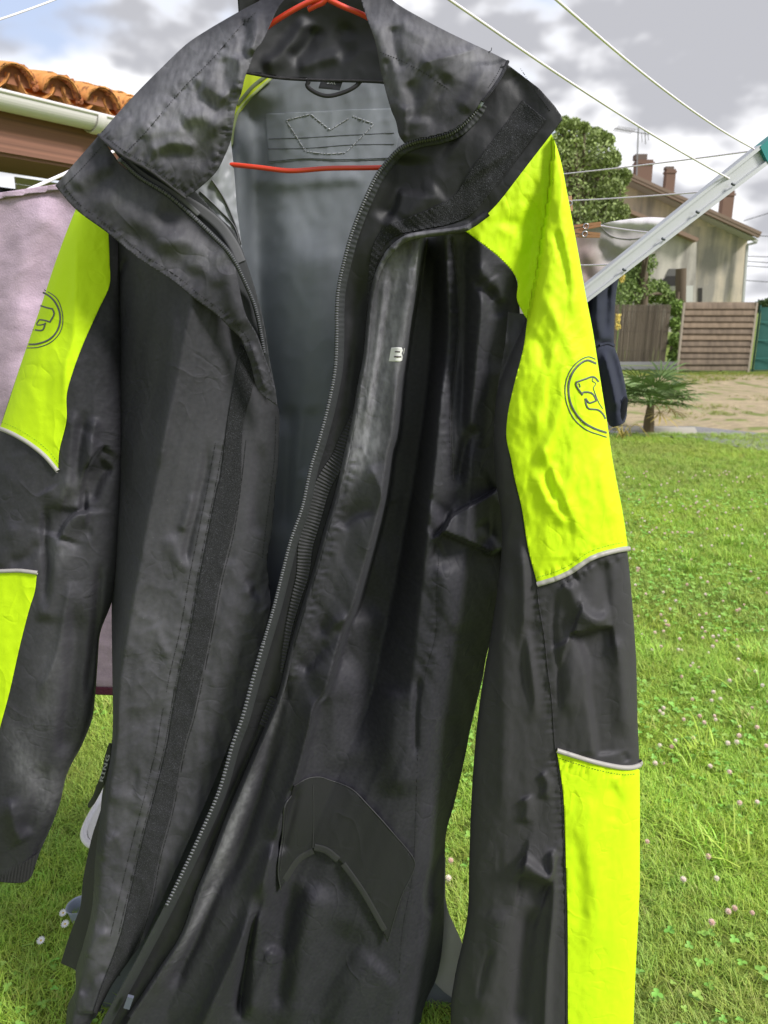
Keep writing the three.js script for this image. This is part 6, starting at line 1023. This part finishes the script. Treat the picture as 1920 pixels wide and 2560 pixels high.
{
  const d = 1.98, hC = new Relief((x, y) => 0.010 * Math.exp(-(((y - 556) / 16) ** 2))).fold([[1500, 575], [1540, 612], [1610, 600], [1670, 565]], 0.006, 18, 30).fold([[1490, 600], [1540, 650], [1610, 630]], -0.005, 16, 22).fold([[1460, 610], [1500, 680], [1540, 690]], 0.005, 20, 24).fold([[1450, 700], [1490, 660], [1560, 640]], -0.004, 16, 16).add(drape(151, 0.003, 0.0012, 0.0002, 60, 60));
  const A0 = P(1380, 765, 0), B0 = P(1700, 535, 0), dyeAndSun = tex(160, 115, (i, j) => { const x = 1380 + 320 * i / 160, y = 765 - 230 * j / 115, top = sstep(586, 562, y - 0.0 * x) * sstep(1486, 1530, x), red = sstep(1530, 1450, x - (y - 640) * 0.25) * sstep(566, 590, y), k = 0.95 + 0.1 * RR(); const c = [0.40, 0.375, 0.37], w = [0.66, 0.63, 0.67], rd = [0.33, 0.245, 0.23]; return c.map((v, q) => lerp(lerp(v, rd[q], red * 0.9), w[q], top) * k); }, true);  // reddish part is dyed; the whiter top band is painted sunlight
  dyeAndSun.repeat.set(1 / (B0.x - A0.x), 1 / (B0.y - A0.y)); dyeAndSun.offset.set(-A0.x / (B0.x - A0.x), -A0.y / (B0.y - A0.y));
  const cl = new THREE.MeshStandardMaterial({ map: dyeAndSun, roughness: 1, side: THREE.DoubleSide });
  const t = thing('grey_shirt', 'pale grey cotton shirt, reddish at its neck, pegged behind the dryer arm', 'shirt', at(1500, 700, d).toArray());
  part(t, 'cloth', sheetAt(d, [...sm([[1380, 560], [1430, 562], [1490, 566], [1520, 556], [1570, 548], [1620, 543], [1690, 546]]), ...sm([[1690, 546], [1660, 592], [1600, 640], [1536, 692], [1474, 740], [1380, 764]])], (x, y) => hC.at(x, y), { cell: 5, thick: 0.003 }), cl);
  part(t, 'seam', (() => { const g = ribbon([[1500, 566], [1530, 590], [1590, 596], [1650, 574]], 3, (x, y) => hC.at(x, y), 0.001, { across: 1 }), k = d / D0, p = g.attributes.position; for (let i = 0; i < p.count; i++) p.setXYZ(i, p.getX(i) * k, (p.getY(i) - EYE.y) * k + EYE.y, p.getZ(i) * k); return g; })(), std([0.34, 0.32, 0.33], 1));
}
{
  const d = 2.1, t = thing('navy_jogger', 'navy blue jersey trouser leg hanging below the grey shirt', 'trousers', at(1500, 1060, d).toArray());
  const navy = new THREE.MeshStandardMaterial({ color: C(0.022, 0.026, 0.045), roughness: 0.95, side: THREE.DoubleSide, bumpMap: weaveB, bumpScale: 0.0003 });
  const L = rail([[1390, 560], [1400, 800], [1440, 900], [1500, 1000], [1520, 1060]]), Rr = rail([[1558, 560], [1550, 675], [1540, 740], [1535, 843], [1536, 866], [1547, 897], [1560, 947], [1568, 998], [1567, 1040]]);
  const hN = new Relief((x, y) => { const l = L(y), r = Rr(y), u = Math.max(-1, Math.min(1, (2 * x - l - r) / (r - l))); return 0.03 * Math.sqrt(Math.max(0, 1 - u * u)); }).fold([[1500, 600], [1490, 760], [1500, 860]], 0.012, 14, 16).fold([[1525, 870], [1548, 960], [1560, 1010]], -0.014, 7, 9).fold([[1508, 870], [1530, 960], [1546, 1030]], 0.010, 8, 8).fold([[1480, 640], [1470, 800]], -0.014, 12, 12).fold([[1530, 620], [1518, 740], [1512, 850]], -0.010, 8, 8).fold([[1470, 880], [1500, 960], [1524, 1050]], -0.012, 8, 10).fold([[1500, 862], [1520, 858], [1538, 864]], -0.008, 5, 8, { fade: 0.03 }).add(drape(161, 0.004, 0.002, 0.0003, 40, 90));
  part(t, 'leg', sheetAt(d, [...sm([[1390, 560], [1558, 560]]), ...sm([[1558, 560], [1550, 675], [1540, 740], [1535, 843], [1536, 866], [1547, 897], [1560, 947], [1568, 998], [1567, 1040]]), ...sm([[1562, 1056], [1548, 1064], [1528, 1067], [1516, 1050]]), ...sm([[1500, 1000], [1440, 900], [1400, 800], [1390, 560]])], (x, y) => hN.at(x, y), { cell: 5, thick: 0.01 }), navy);
  part(t, 'waist_seam', (() => { const g = ribbon([[1500, 862], [1520, 858], [1537, 864]], 6, (x, y) => hN.at(x, y), 0.004, { across: 3 }); const s = d / D0, p = g.attributes.position; for (let i = 0; i < p.count; i++) p.setXYZ(i, p.getX(i) * s, (p.getY(i) - EYE.y) * s + EYE.y, p.getZ(i) * s); return g; })(), navy);
  part(t, 'cuff', (() => { const g = new THREE.TorusGeometry(1, 0.12, 10, 30); g.scale(0.010, 0.036, 0.02); g.rotateZ(-0.12); const q = at(1557, 1025, d - 0.045); g.translate(q.x, q.y, q.z); return g; })(), navy);
  part(t, 'cuff_opening', (() => { const g = new THREE.SphereGeometry(1, 20, 12); g.scale(0.0095, 0.034, 0.004); g.rotateZ(-0.12); const q = at(1557, 1025, d - 0.046); g.translate(q.x, q.y, q.z); return g; })(), std([0.006, 0.007, 0.010], 1));
}
// wooden pegs
[[1432, 572, 1502, 560, 'upper wooden peg holding the grey shirt to the line'], [1428, 584, 1500, 588, 'lower wooden peg clipped below the other peg on the shirt']].forEach(([x0, y0, x1, y1, lab], i) => {
  const a = at(x0, y0, 1.9 - i * 0.02), b = at(x1, y1, 1.88 - i * 0.02), t = thing('clothes_peg', lab, 'clothes peg', a.toArray(), 'wooden pegs on the shirt'), wood = std([0.48, 0.25, 0.12], 0.7);
  const off = V3(0, 0.005, 0);
  part(t, 'prong', bar(a.clone().add(off), b.clone().addScaledVector(off, 0.4), 0.010, 0.006), wood); part(t, 'prong', bar(a.clone().sub(off), b.clone().addScaledVector(off, -0.6), 0.010, 0.006), wood);
  part(t, 'spring', (() => { const g = new THREE.TorusGeometry(0.006, 0.0016, 6, 16); const m = a.clone().lerp(b, 0.45); g.translate(m.x, m.y, m.z + 0.006); return g; })(), std([0.4, 0.4, 0.42], 0.3, { metalness: 0.8 }));
});
{ const a = at(1425, 492, 1.9), t = thing('clothes_peg', 'wooden peg mostly hidden by the neon shoulder edge', 'clothes peg', a.toArray()); part(t, 'prong', bar(at(1424, 490, 1.9), at(1427, 528, 1.9), 0.006, 0.009), std([0.5, 0.3, 0.16], 0.7)); part(t, 'spring', (() => { const g = new THREE.TorusGeometry(0.005, 0.0014, 6, 12); const q = at(1425, 508, 1.895); g.translate(q.x, q.y, q.z); return g; })(), std([0.4, 0.4, 0.42], 0.3)); }

/* laundry basket on the grass */
{
  const c = at(512, 2330, 1.76), t = thing('laundry_basket', 'white plastic laundry basket with slots on the grass behind the jacket', 'basket', [-0.497, 0, -1.76]), H = 0.225, n = 132, rows = 22, pos = [], idx = [];
  const rr = (k, y, inn) => { const a = k / n * Math.PI * 2, e = 0.42, cx = Math.sign(Math.cos(a)) * Math.pow(Math.abs(Math.cos(a)), e), cz = Math.sign(Math.sin(a)) * Math.pow(Math.abs(Math.sin(a)), e), f = 0.88 + 0.12 * y / H; return [cx * (0.285 * f - inn), cz * (0.19 * f - inn)]; };
  for (const inn of [0, 0.0025]) for (let j = 0; j <= rows; j++) for (let k = 0; k < n; k++) { const y = j / rows * H, [x, z] = rr(k, y, inn); pos.push(x, y + 0.015, z); }
  const hole = (j, k) => { const g = Math.floor(j / 3.5); return j > 4 && j < 19 && (j - 5) % 4 < 3 && k % 4 === 1 + (Math.floor((j - 5) / 4) % 2); };
  for (let j = 0; j < rows; j++) for (let k = 0; k < n; k++) { if (hole(j, k)) continue; const a = j * n + k, b = j * n + (k + 1) % n; idx.push(a, a + n, b, b, a + n, b + n); const o = n * (rows + 1); idx.push(o + a, o + b, o + a + n, o + b, o + b + n, o + a + n); }
  const g = new THREE.BufferGeometry(); g.setAttribute('position', new THREE.Float32BufferAttribute(pos, 3)); g.setIndex(idx); g.computeVertexNormals();
  const pl = new THREE.MeshStandardMaterial({ color: C(0.74, 0.72, 0.74), roughness: 0.4, side: THREE.DoubleSide });
  const b = shadows(new THREE.Mesh(g, pl)); b.name = 'side'; t.add(b);
  const rim = []; for (let k = 0; k <= n; k++) { const [x, z] = rr(k % n, H, -0.006); rim.push(V3(x, H + 0.014, z)); } const rg = new THREE.TubeGeometry(new THREE.CatmullRomCurve3(rim.slice(0, -1), true), 200, 0.009, 8, true); const rm = shadows(new THREE.Mesh(rg, pl)); rm.name = 'rim'; t.add(rm);
  const bs = new THREE.Shape(); for (let k = 0; k < n; k++) { const [x, z] = rr(k, 0, 0.001); k ? bs.lineTo(x, z) : bs.moveTo(x, z); } const bg = new THREE.ShapeGeometry(bs); bg.rotateX(Math.PI / 2); bg.translate(0, 0.017, 0); const bm = shadows(new THREE.Mesh(bg, pl)); bm.name = 'base'; t.add(bm);
}
{ const q = ground(208, 2306), t = thing('plastic_tub', 'small pale blue grey plastic tub on the grass left of the basket', 'tub', [q.x, 0, q.z]);
  const prof = [[0.0, 0.006], [0.028, 0.006], [0.034, 0.02], [0.040, 0.075], [0.044, 0.078], [0.043, 0.081], [0.037, 0.076], [0.031, 0.022], [0.026, 0.012], [0, 0.012]].map(p => new THREE.Vector2(...p));
  const m = shadows(new THREE.Mesh(new THREE.LatheGeometry(prof, 36), std([0.36, 0.40, 0.50], 0.4))); m.name = 'tub_body'; t.add(m); t.scale.setScalar(0.72); t.rotation.z = 0.12; }

/* clover flowers and daisies in the lawn */
{
  const r = rng(808), petals = [];
  for (let i = 0; i < 46; i++) { const y = 1 - 2 * (i + 0.5) / 46, a = i * 2.39996, d = V3(Math.sqrt(1 - y * y) * Math.cos(a), y * 0.9 + 0.25, Math.sqrt(1 - y * y) * Math.sin(a)).normalize(); const g = new THREE.ConeGeometry(0.0021, 0.0085, 4, 1); g.translate(0, 0.0042, 0); g.applyQuaternion(new THREE.Quaternion().setFromUnitVectors(V3(0, 1, 0), d)); g.translate(d.x * 0.003, d.y * 0.003, d.z * 0.003); petals.push(g); }
  const bloom = mergeGeometries(petals), stem = tube([V3(0, 0, 0), V3(0.003, 0.025, 0), V3(0, 0.052, 0.002)], 0.0009, 5, 6), stemM = std([0.16, 0.24, 0.06], 0.8), blooms = [[0.86, 0.66, 0.58], [0.90, 0.76, 0.68], [0.78, 0.56, 0.47], [0.88, 0.78, 0.68]].map(c => std(c, 0.9));
  const proto = blooms.map(m => { const o = new THREE.Group(); const s = shadows(new THREE.Mesh(stem, stemM)), b = shadows(new THREE.Mesh(bloom, m)); s.name = 'stem'; b.name = 'bloom'; b.position.y = 0.053; o.add(s, b); return o; });
  const put = (x, y) => { const q = ground(x, y), o = proto[Math.floor(r() * 4)].clone(); o.name = numbered('clover_flower'); o.position.set(q.x, -0.004 + 0.012 * r(), q.z); o.rotation.set((r() - 0.5) * 0.5, r() * 6.28, (r() - 0.5) * 0.5); o.scale.setScalar(0.66 + 0.32 * r()); o.userData = { label: 'pinkish clover flower head standing in the lawn grass', category: 'flower', group: 'clover flowers dotted over the lawn' }; scene.add(o); };
  for (const [x, y] of [[1618, 2138], [1634, 1940], [1762, 2175], [1703, 2235], [1784, 2238], [1812, 2305], [1878, 2320], [1773, 2352], [1836, 2298], [1766, 1945], [1824, 1965], [1655, 1805], [1658, 1795], [1700, 1815], [1740, 1820], [1760, 1835], [1785, 1815], [1790, 1825], [1778, 1755], [1775, 1775], [1780, 1640], [1764, 1645], [1790, 1625], [1795, 1610], [1810, 1600], [1842, 1615], [1838, 1640], [1756, 1615], [1757, 1590], [1688, 1645], [1695, 1620], [1660, 1600], [1663, 1580], [1625, 1640], [1635, 1605], [1650, 1800], [1842, 1835], [1850, 1870], [1843, 1890], [1885, 1850], [1903, 1745], [1885, 1705], [1916, 1890], [1820, 1895], [1690, 1880], [1668, 1885], [1653, 1895], [1730, 1870], [1865, 1800], [1595, 1560], [1615, 1505], [1670, 1540], [1752, 1560], [1705, 1280], [1715, 1285], [1740, 1270], [1765, 1268], [1680, 1290], [1630, 1340], [1660, 1350], [1690, 1345], [1725, 1350], [1600, 1330], [1575, 1345], [1590, 1440], [1873, 1445], [1610, 1320], [1560, 1222], [1566, 1205], [1675, 1205], [1700, 1250], [1655, 1275], [1130, 2030], [1126, 2190], [1120, 2235]]) put(x, y);
  for (let i = 0; i < 150; i++) { const x = 1550 + r() * 370, y = 1190 + r() * r() * 900; put(x, y); }
  const yel = std([0.75, 0.5, 0.05], 0.8), wh = std([0.8, 0.8, 0.78], 0.8);
  [[163, 2318, 'white daisy open beside the blue grey tub'], [168, 2346, 'white daisy lower than its neighbour by the coat hem'], [108, 2388, 'white daisy left of the coat hem in long grass']].forEach(([x, y, lab]) => { const q = ground(x, y), t = thing('daisy', lab, 'flower', [q.x, 0.045, q.z]); const gs = []; for (let k = 0; k < 14; k++) { const g = new THREE.SphereGeometry(1, 6, 4); g.scale(0.007, 0.001, 0.0022); g.translate(0.008, 0, 0); g.rotateZ(0.2); g.rotateY(k / 14 * 6.283); gs.push(g); } const p = shadows(new THREE.Mesh(mergeGeometries(gs), wh)); p.name = 'petals'; t.add(p); const c = shadows(new THREE.Mesh(new THREE.SphereGeometry(0.0035, 8, 6), yel)); c.name = 'disc'; t.add(c); const s = shadows(new THREE.Mesh(tube([V3(0, -0.045, 0), V3(0.002, -0.02, 0), V3(0, 0, 0)], 0.0009, 5, 6), stemM)); s.name = 'stem'; t.add(s); t.rotation.x = 0.4; t.scale.setScalar(0.75); });
}
renderer.render(scene, camera);
